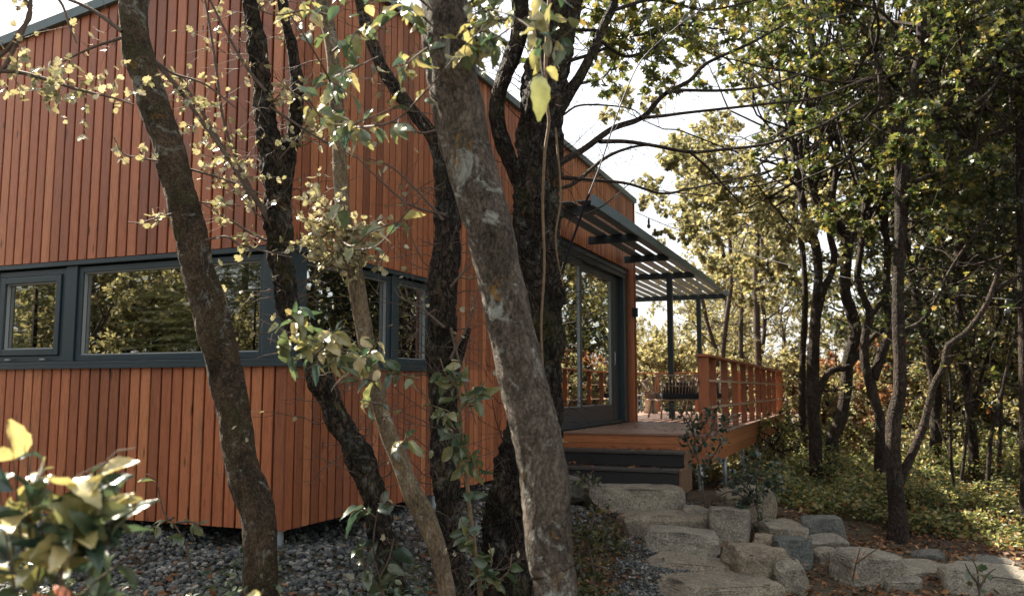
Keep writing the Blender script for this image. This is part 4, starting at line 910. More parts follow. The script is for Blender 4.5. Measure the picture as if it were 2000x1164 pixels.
# T5 nearest trunk
rg = random.Random(17)
t5 = thing('lichened_tree', 'thick nearest trunk leaning across the middle, grey bark with pale lichen patches', 'tree', (.15, 3.1, .1))
pts = [(840, -420, 88), (856, -120, 92), (866, 0, 93), (875, 100, 97), (893, 200, 100), (914, 300, 99), (940, 400, 97), (957, 450, 95), (978, 550, 88), (1001, 650, 90), (1022, 750, 93), (1040, 820, 97), (1057, 900, 93), (1068, 1000, 91), (1078, 1100, 88), (1086, 1164, 85)]
mb = MB(); Q5 = traced_tube(mb, down(pts, 3.1), 3.1, .014, 60, ridge=.06, rough=.11, seed=51); child_world(mb, 'trunk', M['bark5'], t5)
mb = Multi(); lq, lqd = [], []
for pth in ([(905, 40, 3.1), (960, 20, 2.8), (1040, 60, 2.6), (1060, 150, 2.5)], [(905, 80, 3.1), (940, 60, 2.9), (980, 90, 2.8), (1000, 130, 2.8)], [(900, 20, 3.1), (960, -20, 2.8), (1060, -10, 2.6), (1140, 10, 2.6)], [(905, 110, 3.1), (930, 100, 2.9), (935, 140, 2.9)], [(905, 100, 3.1), (960, 80, 2.8), (1040, 30, 2.7), (1110, 40, 2.6)], [(835, 40, 3.1), (800, 20, 2.8), (760, 40, 2.7), (720, 80, 2.7)], [(840, 90, 3.1), (800, 120, 2.8), (770, 150, 2.7)], [(835, 10, 3.1), (780, -20, 2.8), (700, -10, 2.7), (620, 0, 2.7)], [(905, 60, 3.1), (1000, 40, 2.8), (1100, 90, 2.7), (1150, 100, 2.7)]):
    sprig(rg, mb, lq, lqd, pth, 2.8, 5, 2, 15, .03, side_tw=1, twL=.1, leaf_n=2)
child_world(mb, 'branch', M['twig'], t5, False)
mb = MB(); lq, lqd = np.array(lq), np.array(lqd)
for k in range(4): leaves_at(mb, L_OV[k], lq[k::4], lqd[k::4], .072, .0, .8, .8, .3)
p = at(1057, 145, 2.35); inst(mb, L_OV[1], np.array([p]), np.array([[.02, .0, -1.]]), np.array([[.3, -1, .1]]), [.125], [.5])
child_world(mb, 'foliage', M['leafY'], t5, True)
print('foreground trunks done')

# ------------------------------------------------------------------ near shrubs
def shrub_from_paths(name, label, paths, Y, leaf, mat, nleaf, tlo, thi, loc, wood='twig', T=None, droop=.2, upn=1.0, w0=5, cat='shrub', jit=.01, tpow=1.0, bare_mat=None):
    rg = random.Random(hash(label) % 1000 if False else len(label) * 7)
    t_ = thing(name, label, cat, loc); mb = Multi(); lp, ld = [], []
    for pth in paths: sprig(rg, mb, lp, ld, pth, Y, w0, 2, nleaf, jit)
    child_world(mb, 'stem', M[wood], t_, True)
    mb = MB(); lp, ld = np.array(lp), np.array(ld)
    if T is None:
        for k in range(4): leaves_at(mb, L_OV[k], lp[k::4], ld[k::4], leaf, tlo, thi, droop, upn, tpow)
    else: leaves_at(mb, T, lp, ld, leaf, tlo, thi, droop, upn, tpow)
    child_world(mb, 'foliage', M[mat], t_, True); return t_
shrub_from_paths('leafy_shrub', 'blurred shrub in the bottom left corner with shiny green, yellow and orange leaves', [
    [(60, 1500), (70, 1164), (85, 1050), (60, 940), (45, 860)], [(70, 1300), (120, 1120), (160, 1000), (150, 930), (200, 905), (262, 900)], [(70, 1300), (150, 1164), (200, 1080), (235, 1010), (262, 950)],
    [(60, 1300), (20, 1100), (0, 960), (-20, 870)], [(60, 1100), (55, 950), (65, 870), (60, 825)], [(40, 1050), (30, 930), (15, 840)], [(150, 1050), (190, 930), (230, 880), (265, 875)], [(180, 1060), (240, 1000), (280, 985)], [(90, 1100), (60, 1020), (10, 990), (-30, 1000)], [(150, 1100), (190, 1040), (200, 980), (255, 965)], [(160, 1050), (120, 980), (80, 950)], [(90, 1250), (170, 1150), (250, 1090), (285, 1075)],
    [(60, 1200), (30, 1120), (0, 1080), (-30, 1050)], [(100, 1150), (130, 1080), (120, 1040), (90, 1010)], [(160, 1200), (230, 1150), (275, 1140)], [(130, 1100), (180, 1010), (170, 960), (130, 930)]],
    1.75, .086, 'leafS', 8, .0, .93, (-1, 1.75, .2), droop=.0, upn=.8)
tt = shrub_from_paths('leafy_shrub', 'small orange red leaved shoot low in the bottom left corner', [[(100, 1500), (110, 1164), (130, 1100), (150, 1070)], [(105, 1300), (130, 1150), (160, 1120)], [(100, 1300), (90, 1180), (70, 1140)]], 1.6, .06, 'leafS', 5, .95, 1.0, (-.8, 1.6, .2), droop=-.1)
shrub_from_paths('leafy_shrub', 'low bluish green shoot between the double stemmed and slim trunks', [
    [(770, 1300), (750, 1164), (730, 1080), (735, 1010), (750, 960)], [(750, 1164), (720, 1110), (690, 1050)], [(735, 1010), (700, 990), (680, 1000)], [(740, 1130), (760, 1090), (770, 1050)]], 4.3, .12, 'leafG', 8, .4, .9, (-.6, 4.3, .3), droop=.5)
shrub_from_paths('seedling', 'thin seedling with drooping olive leaves on the gravel left of the leaning trunk', [
    [(372, 1120), (365, 1070), (345, 1030), (320, 1000), (305, 940), (285, 925)], [(345, 1020), (380, 1020), (400, 1045)], [(340, 1010), (300, 1030), (290, 1050)]], 4.9, .09, 'leafY', 5, .2, .6, (-1.9, 4.9, .4), droop=.6)
shrub_from_paths('leafy_shrub', 'white lit leaf tuft poking up at the foot of the leaning trunk', [[(480, 1400), (485, 1200), (480, 1160), (470, 1145)], [(490, 1300), (500, 1180), (515, 1150)], [(490, 1300), (450, 1180), (430, 1165)]], 2.0, .06, 'leafS', 7, .5, .9, (-.6, 2, .2), droop=-.2)
shrub_from_paths('evergreen_shrub', 'dark leaved shrub with thin bare stems in front of the deck corner', [
    [(1378, 990), (1370, 940), (1360, 880), (1350, 820), (1330, 790)], [(1362, 880), (1390, 840), (1400, 800), (1405, 790)], [(1355, 850), (1340, 820), (1320, 800), (1300, 790)], [(1370, 920), (1400, 880), (1410, 850)], [(1365, 900), (1345, 870), (1340, 840)], [(1395, 850), (1425, 820), (1430, 800)], [(1350, 830), (1380, 820), (1390, 790)]], 9.0, .065, 'leafG', 46, .0, .9, (1.9, 9, .3), T=L_SIMPLE, droop=-.2, w0=4, jit=.08)
shrub_from_paths('evergreen_shrub', 'glossy green young bush right of the near deck pile', [
    [(1490, 1060), (1480, 1000), (1460, 940), (1440, 920)], [(1480, 1000), (1478, 930), (1490, 880)], [(1470, 960), (1440, 940), (1415, 930)], [(1480, 960), (1510, 930), (1530, 900)], [(1478, 940), (1460, 900), (1450, 880)], [(1470, 980), (1430, 960), (1400, 970)], [(1465, 1000), (1450, 970)], [(1478, 930), (1520, 950), (1540, 960)]], 8.7, .075, 'leafG', 44, .1, 1, (2.5, 8.7, .2), T=L_SIMPLE, droop=0, w0=4, jit=.1)
shrub_from_paths('leafy_shrub', 'low broad leaved dark green plant left of the slab steps', [
    [(1160, 1120), (1150, 1070), (1140, 1030), (1120, 990)], [(1150, 1080), (1180, 1050), (1200, 1040)], [(1150, 1100), (1180, 1110), (1195, 1120)], [(1140, 1140), (1150, 1160), (1170, 1180)], [(1145, 1060), (1160, 1010), (1170, 980)], [(1130, 1080), (1140, 1130), (1180, 1150)]], 6.6, .06, 'leafD', 34, .3, 1, (.6, 6.6, .1), T=L_SIMPLE, droop=.1, jit=.09)
shrub_from_paths('leafy_shrub', 'small pale green plant on the mossy stone beside the steps', [
    [(1150, 960), (1150, 930), (1160, 918)], [(1155, 950), (1130, 930), (1120, 925)], [(1155, 950), (1175, 930)]], 9.2, .07, 'leafY', 12, .1, .6, (.85, 9.2, .4), T=L_SIMPLE, jit=.06)
shrub_from_paths('seedling', 'pale seedling standing in front of the wide slab at the right', [
    [(1915, 1200), (1912, 1150), (1908, 1110), (1900, 1095)], [(1912, 1150), (1930, 1120), (1945, 1110)], [(1912, 1140), (1895, 1120), (1885, 1100)]], 6.9, .06, 'leafY', 9, .1, .6, (3.7, 6.9, -.1), T=L_MAPLE, jit=.04)
shrub_from_paths('seedling', 'bare brown sapling with a few rusty leaves before the lone pale boulder', [
    [(1665, 1135), (1672, 1100), (1680, 1070)], [(1672, 1100), (1700, 1080), (1715, 1070)]], 7.1, .05, 'leafR', 5, .3, 1, (2.9, 7.1, -.1), T=L_MAPLE, jit=.03, w0=4)

# ------------------------------------------------------------------ wood on the right: traced trunks with grown crowns
def forest_tree(name, label, stems, Y, seed, mat='barkF', leaf='leafC', lsz=.075, crowns=(), T=L_MAPLE, group=None, tlo=0, thi=.97, extra=30, leaf_n=8, side=10):
    rg = random.Random(seed); b = stems[0][-1]; pb_ = at(b[0], b[1], Y)
    t_ = thing(name, label, 'tree', tuple(pb_), 0, group); mb = MB(); Qs = []
    for i, s_ in enumerate(stems):
        pts = [tuple(p) for p in s_]
        Qs.append(traced_tube(mb, pts, Y, .07, 14 if i == 0 else 10, rough=.10, ridge=.06, seed=seed + i))
    child_world(mb, 'trunk', M[mat], t_)
    mb = MB(); lp, ld = [], []
    for (px, py, n_, L, r_, spr) in crowns:       # clumps of grown limbs around a point
        q = at(px, py, Y); allq = np.concatenate([Q[:, :3] for Q in Qs]); near = allq[np.linalg.norm(allq - q, axis=1).argsort()[:25]]
        for k in range(n_):
            d = np.array([rg.gauss(0, 1), rg.gauss(0, 1), rg.gauss(.1, .7)])
            q2 = q + np.array([rg.gauss(0, spr), rg.gauss(0, spr * 1.2), rg.gauss(0, spr)]); a0 = near[rg.randrange(len(near))]; md = (a0 + q2) / 2 + np.array([rg.gauss(0, .08), rg.gauss(0, .08), -.08])
            cn = smooth_path([a0, md, q2], .12); mb.tube(cn, np.linspace(r_ * 1.5, r_, len(cn)), 6, .5, cap=False)
            grow(rg, mb, lp, ld, q2, d * .7 + nz(q2 - a0) * 1.2, L * rg.uniform(.7, 1.2), r_, 2, .75, 5, .04, 5, leaf_n + 3, .52, .3)
    for Q in Qs:
        for k in range(side):
            i = rg.randrange(1, max(2, int(len(Q) * .75))); d = nz(np.cross(nz(Q[i][:3] - Q[min(i + 1, len(Q) - 1)][:3] + 1e-6), [rg.gauss(0, 1), rg.gauss(0, 1), rg.gauss(0, 1)]))
            grow(rg, mb, lp, ld, Q[i][:3], d + np.array([0, 0, .3]), rg.uniform(.4, 1.1), .006, 1, .7, 5, .05, 4, 4, .55, .3, .2, .75)
    child_world(mb, 'limbs', M[mat], t_, False)
    mb = MB(); leaves_at(mb, T, lp, ld, lsz, tlo, thi, .35, .8, 1.2); child_world(mb, 'crown', M[leaf], t_, False); return t_
forest_tree('maple_tree', 'thick forked dark trunk nearest on the right, rooted behind the rocks, dense crown', [
    [(1795, -150, 16), (1800, 60, 20), (1780, 190, 22), (1768, 260, 26), (1766, 300, 28), (1762, 380, 28), (1760, 438, 24), (1757, 483, 21), (1754, 552, 21), (1754, 620, 23), (1757, 689, 24), (1757, 764, 25), (1746, 815, 27), (1744, 867, 29), (1747, 936, 30), (1754, 1004, 33), (1754, 1050, 42), (1754, 1080, 56)],
    [(1700, 60, 6), (1720, 160, 8), (1732, 215, 11), (1748, 262, 13), (1754, 330, 15), (1756, 400, 14)],
    [(1990, 90, 5), (1940, 127, 7), (1898, 160, 9), (1847, 206, 11), (1795, 245, 13), (1768, 290, 16)],
    [(1960, 240, 4), (1881, 306, 8), (1830, 337, 9), (1778, 361, 10), (1762, 390, 12)],
    [(1957, 507, 7), (1950, 531, 8), (1936, 572, 10), (1915, 614, 11), (1881, 655, 12), (1852, 675, 13), (1843, 717, 14), (1823, 755, 14), (1805, 826, 15), (1785, 877, 16), (1764, 925, 18), (1750, 960, 20)],
    [(2040, 505, 8), (1985, 542, 9), (1940, 568, 10)],
    [(1930, 420, 4), (1860, 520, 6), (1812, 614, 8), (1768, 648, 10), (1757, 665, 10)]], 9.4, 61, crowns=[(1790, 60, 11, 1.3, .014, .5), (1900, 120, 12, 1.2, .012, .5), (1700, 120, 10, 1.2, .012, .5), (1960, 240, 9, 1.1, .01, .45), (1850, 0, 10, 1.3, .012, .5), (1980, 60, 9, 1.2, .012, .5)], leaf='leafC', leaf_n=10)
forest_tree('maple_tree', 'slender tree with two curving stems joining at the undergrowth, left of the forked trunk group', [
    [(1540, 200, 12), (1552, 300, 14), (1565, 380, 15), (1575, 431, 16), (1592, 476, 17), (1598, 524, 17), (1596, 586, 19), (1592, 638, 21), (1588, 706, 23), (1587, 780, 24), (1592, 850, 24), (1594, 930, 26)],
    [(1640, 250, 10), (1632, 340, 12), (1627, 380, 12), (1620, 449, 13), (1629, 497, 14), (1623, 535, 14), (1606, 572, 15), (1596, 620, 16)],
    [(1660, 716, 12), (1646, 720, 13), (1623, 724, 13), (1603, 755, 14), (1592, 800, 18)]], 12.3, 62, crowns=[(1510, 110, 12, 1.4, .016, .6), (1560, 230, 11, 1.4, .012, .6), (1480, 300, 8, 1.1, .012, .5), (1450, 400, 6, .9, .01, .4)], leaf='leafB', lsz=.085, tlo=.0, thi=.9)
forest_tree('maple_tree', 'tree with a broad Y fork high up and an elbow low down', [
    [(1560, 280, 12), (1589, 380, 14), (1613, 411, 17), (1640, 445, 21), (1654, 469, 24), (1652, 510, 22), (1651, 572, 21), (1664, 614, 22), (1671, 655, 23), (1657, 700, 22), (1652, 764, 22), (1640, 826, 23), (1627, 850, 23), (1620, 930, 26)],
    [(1790, 300, 9), (1740, 390, 12), (1699, 421, 14), (1675, 449, 15), (1657, 475, 18)],
    [(2000, 455, 5), (1950, 483, 6), (1908, 500, 7), (1881, 528, 8), (1847, 555, 9), (1788, 600, 10), (1744, 634, 11), (1709, 655, 11), (1670, 700, 13), (1657, 715, 14)]], 12.8, 63, crowns=[(1600, 120, 13, 1.6, .016, .7), (1700, 230, 10, 1.4, .014, .6), (1560, -40, 10, 1.6, .014, .7)], tlo=.0, lsz=.085)
forest_tree('maple_tree', 'tree with two arched stems meeting low in a wishbone', [
    [(1690, 380, 9), (1682, 483, 11), (1675, 545, 13), (1695, 600, 14), (1699, 620, 15), (1689, 662, 16), (1689, 706, 17), (1699, 744, 19), (1711, 790, 20), (1720, 830, 20), (1718, 950, 24)],
    [(1710, 330, 9), (1723, 431, 11), (1733, 483, 13), (1731, 586, 14), (1738, 641, 16), (1723, 689, 18), (1706, 741, 19)],
    [(1760, 540, 7), (1740, 570, 8), (1720, 593, 9), (1700, 618, 11)]], 11.6, 64, crowns=[(1690, 250, 9, 1.3, .013, .5), (1740, 100, 11, 1.4, .013, .6), (1690, -30, 7, 1.5, .013, .6)], side=6)
forest_tree('slender_tree', 'straight thin pole like trunk just right of the deck railing', [
    [(1530, 280, 8), (1544, 380, 10), (1558, 442, 11), (1567, 483, 11), (1572, 552, 11), (1572, 620, 12), (1568, 689, 12), (1567, 780, 13), (1567, 890, 14)]], 15.5, 65, crowns=[(1480, 360, 8, 1.5, .013, .6), (1530, 440, 6, 1.2, .012, .5), (1500, 270, 6, 1.2, .012, .5)], leaf='leafB', lsz=.10)
forest_tree('slender_tree', 'dark ivy clad trunk right of the wishbone stems', [
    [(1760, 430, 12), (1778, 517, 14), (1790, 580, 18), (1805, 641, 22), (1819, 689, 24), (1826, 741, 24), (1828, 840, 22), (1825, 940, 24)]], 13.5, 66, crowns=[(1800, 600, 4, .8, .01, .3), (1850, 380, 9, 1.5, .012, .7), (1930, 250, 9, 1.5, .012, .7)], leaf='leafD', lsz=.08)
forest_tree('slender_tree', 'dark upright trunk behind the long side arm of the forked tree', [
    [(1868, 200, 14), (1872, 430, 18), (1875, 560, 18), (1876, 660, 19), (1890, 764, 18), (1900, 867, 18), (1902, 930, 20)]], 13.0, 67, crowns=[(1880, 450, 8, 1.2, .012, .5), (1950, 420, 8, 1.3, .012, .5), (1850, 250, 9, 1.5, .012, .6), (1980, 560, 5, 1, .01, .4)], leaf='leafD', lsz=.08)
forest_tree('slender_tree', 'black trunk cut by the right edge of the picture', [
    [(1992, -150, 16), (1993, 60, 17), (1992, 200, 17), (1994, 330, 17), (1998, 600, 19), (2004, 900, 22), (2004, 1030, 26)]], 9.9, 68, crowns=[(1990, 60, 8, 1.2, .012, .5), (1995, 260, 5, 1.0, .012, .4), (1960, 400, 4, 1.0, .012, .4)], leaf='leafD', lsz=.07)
# thin saplings at the right
rg = random.Random(70)
for lab, pth, Y in [('thin double curved sapling under the side arm at the right', [(1850, 690, 5), (1857, 764, 5), (1857, 884, 6), (1867, 990, 7)], 11.5),
                    ('thin sapling leaning right between two dark trunks', [(1905, 640, 4), (1896, 764, 5), (1890, 830, 6), (1875, 960, 7)], 11.8),
                    ('straight sapling leaning left near the right edge', [(1985, 640, 6), (1957, 764, 7), (1936, 850, 8), (1928, 960, 9)], 12),
                    ('crooked sapling fork right of the dark upright trunk', [(1960, 600, 5), (1915, 740, 6), (1905, 800, 6), (1905, 950, 7)], 13),
                    ('upright sapling close to the right edge', [(1950, 560, 5), (1958, 700, 6), (1955, 800, 7), (1950, 950, 8)], 12.5)]:
    forest_tree('sapling', lab, [pth], Y, int(pth[0][0]), crowns=[(pth[0][0], pth[0][1] - 40, 3, .8, .006, .3)], leaf='leafD', lsz=.06, side=6, T=L_SIMPLE, leaf_n=5)
# trunks behind the deck
for lab, pth, Y in [('thin pale trunk rising behind the pergola tip', [(1420, 380, 7), (1426, 483, 8), (1428, 552, 9), (1417, 638, 10), (1412, 696, 10), (1410, 830, 11)], 21),
                    ('dark trunk between the pergola tip and the pole like trunk', [(1482, 330, 9), (1478, 480, 11), (1476, 552, 12), (1478, 620, 13), (1481, 710, 13), (1483, 850, 14)], 20),
                    ('crooked dark stem right of the far pergola post', [(1366, 560, 6), (1374, 593, 7), (1381, 627, 7), (1392, 665, 8), (1400, 696, 8), (1405, 830, 9)], 22),
                    ('short forked trunk seen between the two behind the railing', [(1450, 560, 7), (1447, 640, 9), (1447, 705, 10), (1447, 830, 11)], 24)]:
    forest_tree('birch_tree', lab, [pth], Y, int(pth[0][0]) + 5, mat='barkB', leaf='leafB', lsz=.13, crowns=[(pth[0][0], pth[0][1] + 30, 4, 1.6, .014, .5)], side=12, T=L_SIMPLE, leaf_n=4)
print('traced forest done')

# ------------------------------------------------------------------ far and surrounding trees: a few kinds, copied
def make_tree(name, seed, H, rad, cb, nlimb, leaf, lsz, mat, leaf_n=9, lvl=2, kids=5, T=L_SIMPLE, tlo=0, thi=1, up=.06):
    rg = random.Random(seed); t_ = bpy.data.objects.new(name, None); COL.objects.link(t_); mb = MB()
    P = [(0, 0, -.6)]; x, y = 0, 0
    for k in range(1, 9): x += rg.gauss(0, .12); y += rg.gauss(0, .12); P.append((x, y, H * k / 8))
    Q = smooth_path([list(p) + [max(.02, .11 * H / 8 * (1 - i / 9.5))] for i, p in enumerate(P)], .25); mb.tube(Q[:, :3], Q[:, 3], 10, .5, rough=.1); mb.build('trunk', M[mat], t_, smooth=True)
    mb = MB(); lp, ld = [], []
    for k in range(nlimb):
        f_ = cb + (1 - cb) * (k + rg.random()) / nlimb; i = int(f_ * (len(Q) - 1)); a = k * 2.4 + rg.gauss(0, .4); d = np.array([math.cos(a), math.sin(a), .35 + .5 * f_])
        prof_ = math.sin(math.pi * (.15 + .8 * (f_ - cb) / (1 - cb))) ; grow(rg, mb, lp, ld, Q[i][:3], d, rad * (.45 + .6 * prof_) * rg.uniform(.75, 1.15), .035, lvl, .7, kids, up, 4, leaf_n, .52, .25)
    mb.build('limbs', M[mat], t_); mb = MB(); leaves_at(mb, T, lp, ld, lsz, tlo, thi, .35, .8); mb.build('crown', M[leaf], t_); return t_
def make_spruce(name, seed, H, rad):
    rg = random.Random(seed); t_ = bpy.data.objects.new(name, None); COL.objects.link(t_); mb = MB(); mb.tube([(0, 0, -.5), (0, 0, H)], [.13, .02], 8); mb.build('trunk', M['barkF'], t_, smooth=True)
    mb = MB(); P, D, S = [], [], []; z = .3
    while z < H * .98:
        n_ = 9; L = rad * (1 - z / H) ** .8 + .15
        for k in range(n_):
            a = rg.uniform(0, 6.283); d = np.array([math.cos(a), math.sin(a), -.12 + .3 * z / H]); m_ = max(3, int(L / .16))
            for j in range(m_):
                q = np.array([0, 0, z]) + d * L * (j + .6) / m_ - np.array([0, 0, .12 * (j / m_) ** 2]); w_ = .34 * (1 - .5 * j / m_) * min(1, L)
                for s_ in (-1, 1):
                    sd_ = nz(np.cross(d, [0, 0, 1])) * s_; P.append(q); D.append(d * .8 + sd_ * .8 + np.array([0, 0, rg.gauss(-.1, .15)])); S.append(w_ * rg.uniform(.7, 1.2))
                P.append(q); D.append(d + np.array([0, 0, rg.gauss(0, .2)])); S.append(w_)
        z += .13
    # each spray: a narrow comb of needles
    V = []; F = []
    for k in range(9):
        y_ = k / 9; l_ = .26 * (1 - y_ * .7); b = len(V)
        V += [[0, y_, 0], [l_, y_ + .16, .02], [.015, y_ + .035, 0], [-l_, y_ + .16, .02]]; F.append([b, b + 1, b + 2, b + 3])
    n_ = len(P); N = nr.normal(0, .3, (n_, 3)); N[:, 2] += 1
    inst(mb, (np.array(V), np.array(F)), np.array(P), np.array(D), N, np.array(S), nr.uniform(0, 1, n_)); mb.build('crown', M['needle'], t_); return t_
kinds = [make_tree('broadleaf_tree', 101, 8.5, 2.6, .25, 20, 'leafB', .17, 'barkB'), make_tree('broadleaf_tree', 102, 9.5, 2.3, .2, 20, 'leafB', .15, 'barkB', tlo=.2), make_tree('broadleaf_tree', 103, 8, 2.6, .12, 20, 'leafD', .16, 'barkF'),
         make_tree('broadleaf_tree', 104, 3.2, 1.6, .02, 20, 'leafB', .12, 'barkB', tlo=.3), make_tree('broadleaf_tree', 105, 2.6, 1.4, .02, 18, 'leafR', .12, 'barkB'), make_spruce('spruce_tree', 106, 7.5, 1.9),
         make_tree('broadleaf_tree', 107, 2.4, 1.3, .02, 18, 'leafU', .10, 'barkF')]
KL = ['hazy yellow green tree in the far wood beyond the deck', 'pale loose leaved tall tree in the far wood', 'dark leaved tree in the dense wood at the right', 'bright olive bush at the foot of the far wood', 'rust tinged bush between the trunks at the right', 'spruce standing left of the camera and mirrored in the windows', 'green bush standing among the right hand trunks']
KG = ['pale far trees', 'tall pale far trees', 'dark far trees', 'far olive bushes', 'rust bushes', 'mirrored spruces', 'green bushes']
used = [False] * 7
def plant(k, x, y, s_=1.0, rz=None, sz=None):
    o = kinds[k] if not used[k] else copy_tree(kinds[k]); used[k] = True
    o.location = (x, y, float(gz(x, y)) - .05); o.rotation_euler = (0, 0, rng.uniform(0, 6.28) if rz is None else rz); o.scale = (s_, s_, sz or s_)
    tag(o, KL[k], 'bush' if k in (3, 4, 6) else 'tree', KG[k]); return o
def wpx(px, Y): return (px - 1000) / 1679 * Y
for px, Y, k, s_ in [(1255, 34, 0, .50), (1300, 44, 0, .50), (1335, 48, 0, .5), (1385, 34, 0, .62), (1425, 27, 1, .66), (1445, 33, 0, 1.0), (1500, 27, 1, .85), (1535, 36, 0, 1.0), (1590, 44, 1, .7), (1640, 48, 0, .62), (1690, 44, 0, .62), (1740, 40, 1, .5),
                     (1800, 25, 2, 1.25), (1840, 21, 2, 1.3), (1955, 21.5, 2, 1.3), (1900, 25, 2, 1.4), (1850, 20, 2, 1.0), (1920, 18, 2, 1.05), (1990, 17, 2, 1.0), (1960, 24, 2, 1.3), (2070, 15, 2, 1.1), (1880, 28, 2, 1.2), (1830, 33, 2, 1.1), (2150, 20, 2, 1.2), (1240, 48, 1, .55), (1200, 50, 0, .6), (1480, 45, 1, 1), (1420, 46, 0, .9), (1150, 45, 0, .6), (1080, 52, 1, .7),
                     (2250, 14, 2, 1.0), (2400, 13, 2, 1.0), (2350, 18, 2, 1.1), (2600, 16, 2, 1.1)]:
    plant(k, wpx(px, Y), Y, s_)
for px, Y, k, s_ in [(1260, 23, 3, 1.0), (1310, 25, 3, 1.1), (1360, 23, 3, 1.0), (1405, 24, 3, 1.0), (1450, 22, 3, .9), (1500, 21, 3, .9), (1545, 22, 4, .8), (1600, 20, 3, .8), (1640, 22, 4, 1.0), (1690, 21, 4, 1.1), (1735, 19, 4, .8), (1780, 20, 3, 1.0), (1830, 18, 3, 1.0), (1880, 19, 3, .9), (1940, 20, 3, .9), (1985, 16.5, 6, .8),
                     (1560, 17.5, 6, .6), (1640, 16, 6, .5), (1790, 17, 6, .55), (1530, 14.5, 6, .42), (1210, 26, 3, 1.1), (1150, 27, 3, 1.1), (2050, 13, 6, 1), (2120, 15, 3, 1.2)]:
    plant(k, wpx(px, Y), Y, s_)
for x, y, k, s_ in [(-9, 2.8, 5, .9), (-11, .5, 5, 1.0), (-8, -1.2, 5, .85), (-12, 4.5, 5, .75), (-10, -4, 5, 1.0), (-13, 1.8, 5, 1.0), (-15, -1, 5, 1.1), (-6.5, -4.5, 5, .9), (-9, 5.2, 5, .5), (-8.6, 2.2, 5, .4), (-7.5, 1.2, 5, .45), (-7, .0, 6, .8), (-16, 4, 5, .9), (-11, 3.2, 5, .6), (-10, 1.6, 3, .9), (-11.5, 2.2, 3, 1.1), (-12.5, 3.4, 3, 1.2), (-10.2, 4.2, 3, .9), (-14, 3, 3, 1.3), (-9.5, -.4, 3, 1.0), (11, 0, 2, 1.1), (12, 5, 2, 1.0), (9, 3, 6, 1.2), (-18, 0, 2, 1.1)]:
    o = plant(k, x, y, s_)
    if k != 5: o['label'] = {2: 'dark leaved tree standing behind the camera', 3: 'olive bush left of the camera', 6: 'green bush beside the camera path'}[k]; o['group'] = 'trees and bushes round the camera'
ORD = ['', 'second ', 'third ', 'fourth ', 'fifth ', 'sixth ', 'seventh ', 'eighth ', 'ninth ', 'tenth ', 'eleventh ', 'twelfth ', 'thirteenth ', 'fourteenth ', 'fifteenth ', 'sixteenth ', 'seventeenth ', 'eighteenth ', 'nineteenth ', 'twentieth ', 'twenty first ', 'twenty second ', 'twenty third ', 'twenty fourth ', 'twenty fifth ']
byl = {}
for o in COL.objects:
    if o.get('group') and o.get('label') and o.parent is None and o['category'] in ('bush', 'tree'): byl.setdefault(o['label'], []).append(o)
for L_, os_ in byl.items():
    os_.sort(key=lambda o: o.location.x / max(1, o.location.y) if o.location.y > 8 else o.location.x)
    if len(os_) > 1:
        for k_, o in enumerate(os_): o['label'] = L_ + ', ' + (ORD[k_] + 'from the left' if k_ else 'leftmost of its kind')
print('far trees done')

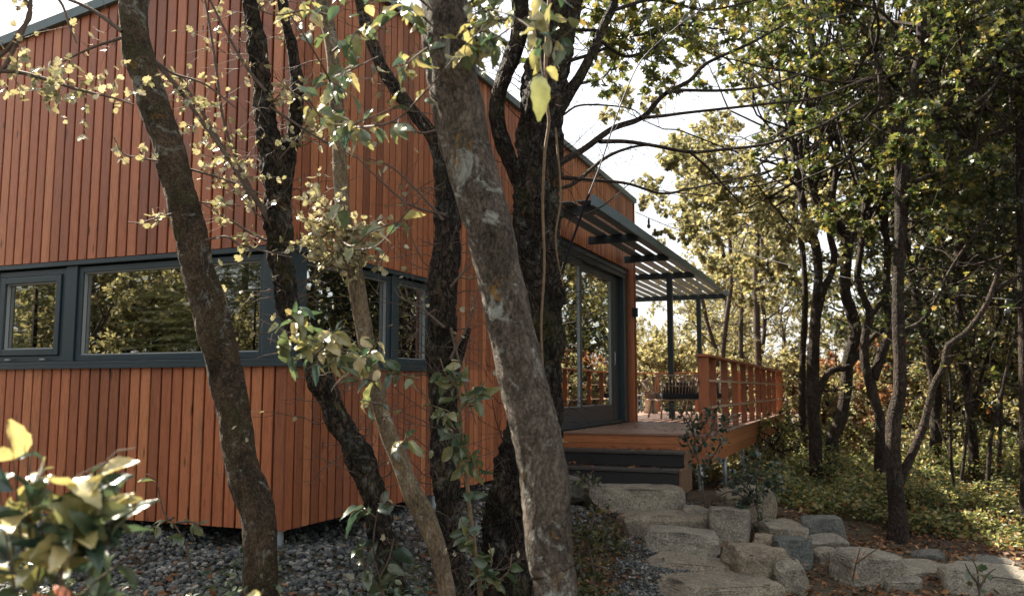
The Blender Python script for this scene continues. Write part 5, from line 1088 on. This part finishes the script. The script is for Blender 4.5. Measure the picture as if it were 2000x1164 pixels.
# ------------------------------------------------------------------ undergrowth
def under(n, f, hfun, mat, size, label, T=L_SIMPLE, tlo=0, thi=1):
    P = scatter(n, f); z = gz(P[:, 0], P[:, 1]); H = np.array([hfun(a, b) for a, b in P]); zz = z + H * nr.uniform(.05, 1, n) ** .8
    mb = MB(); D = nr.normal(0, 1, (n, 3)); D[:, 2] *= .5; N = nr.normal(0, .55, (n, 3)); N[:, 2] += 1
    inst(mb, T, np.stack([P[:, 0], P[:, 1], zz], 1), D, N, size * nr.uniform(.6, 1.3, n), tlo + (thi - tlo) * nr.uniform(0, 1, n))
    for k in range(0, n, 14):
        mb.tube([(P[k, 0] + nr.normal(0, .05), P[k, 1], z[k] - .02), (P[k, 0], P[k, 1], zz[k])], .003, 3, .1, cap=False)
    return tag(mb.build('undergrowth', M[mat]), label, 'undergrowth', kind='stuff')
def is_clear(x, y):
    d = np.array([x, y, 0]) - CW; s_, l_ = np.dot(d, U), np.dot(d, V_)
    if 4.6 < s_ < 16.2 and l_ > -2.35 - .25 * mn.noise(Vector((s_ * 1.5, 0, 3))): return True
    if s_ >= 16.2 and l_ > -1.8: return True
    return in_house(x, y)
def f1():
    y = rng.uniform(9.0, 15); x = rng.uniform(2.2, 1.02 * y * .62 + 1.5)
    if is_clear(x, y): return None
    if y < 9.6 + .35 * math.sin(x * 2) and x < 5.0: return None
    if mn.noise(Vector((x * 1.1, y * 1.1, 5))) < -.22: return None
    return (x, y)
under(42000, f1, lambda a, b: max(.06, .30 + .35 * mn.noise(Vector((a * .9, b * .9, 1))) + .25 * mn.noise(Vector((a * 2.5, b * 2.5, 2)))) * min(1, .35 + (b - 9) * .3), 'leafU', .06, 'dense green and yellow undergrowth under the trees at the right')
def f2():
    y = rng.uniform(15, 34); x = rng.uniform(1.5, .66 * y + 3)
    if is_clear(x, y) and y < 17: return None
    return (x, y)
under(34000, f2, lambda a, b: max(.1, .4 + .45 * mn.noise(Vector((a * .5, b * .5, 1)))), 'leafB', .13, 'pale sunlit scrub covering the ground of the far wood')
def f3():
    x, y = rng.uniform(.2, 3.2), rng.uniform(5.4, 10)
    if x > .75 + (y - 6) * .16 or is_clear(x, y): return None
    if mn.noise(Vector((x * 2, y * 2, 7))) < .0: return None
    return (x, y)
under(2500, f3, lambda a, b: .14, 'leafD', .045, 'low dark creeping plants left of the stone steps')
def f4():
    x, y = rng.uniform(-3.5, .4), rng.uniform(3.9, 5.6)
    if mn.noise(Vector((x * 2.3, y * 2.3, 9))) < .12: return None
    return (x, y)
under(900, f4, lambda a, b: .16, 'leafY', .045, 'sparse weeds on the gravel in front of the trunks', thi=.5)
print('all done', len(bpy.data.objects))
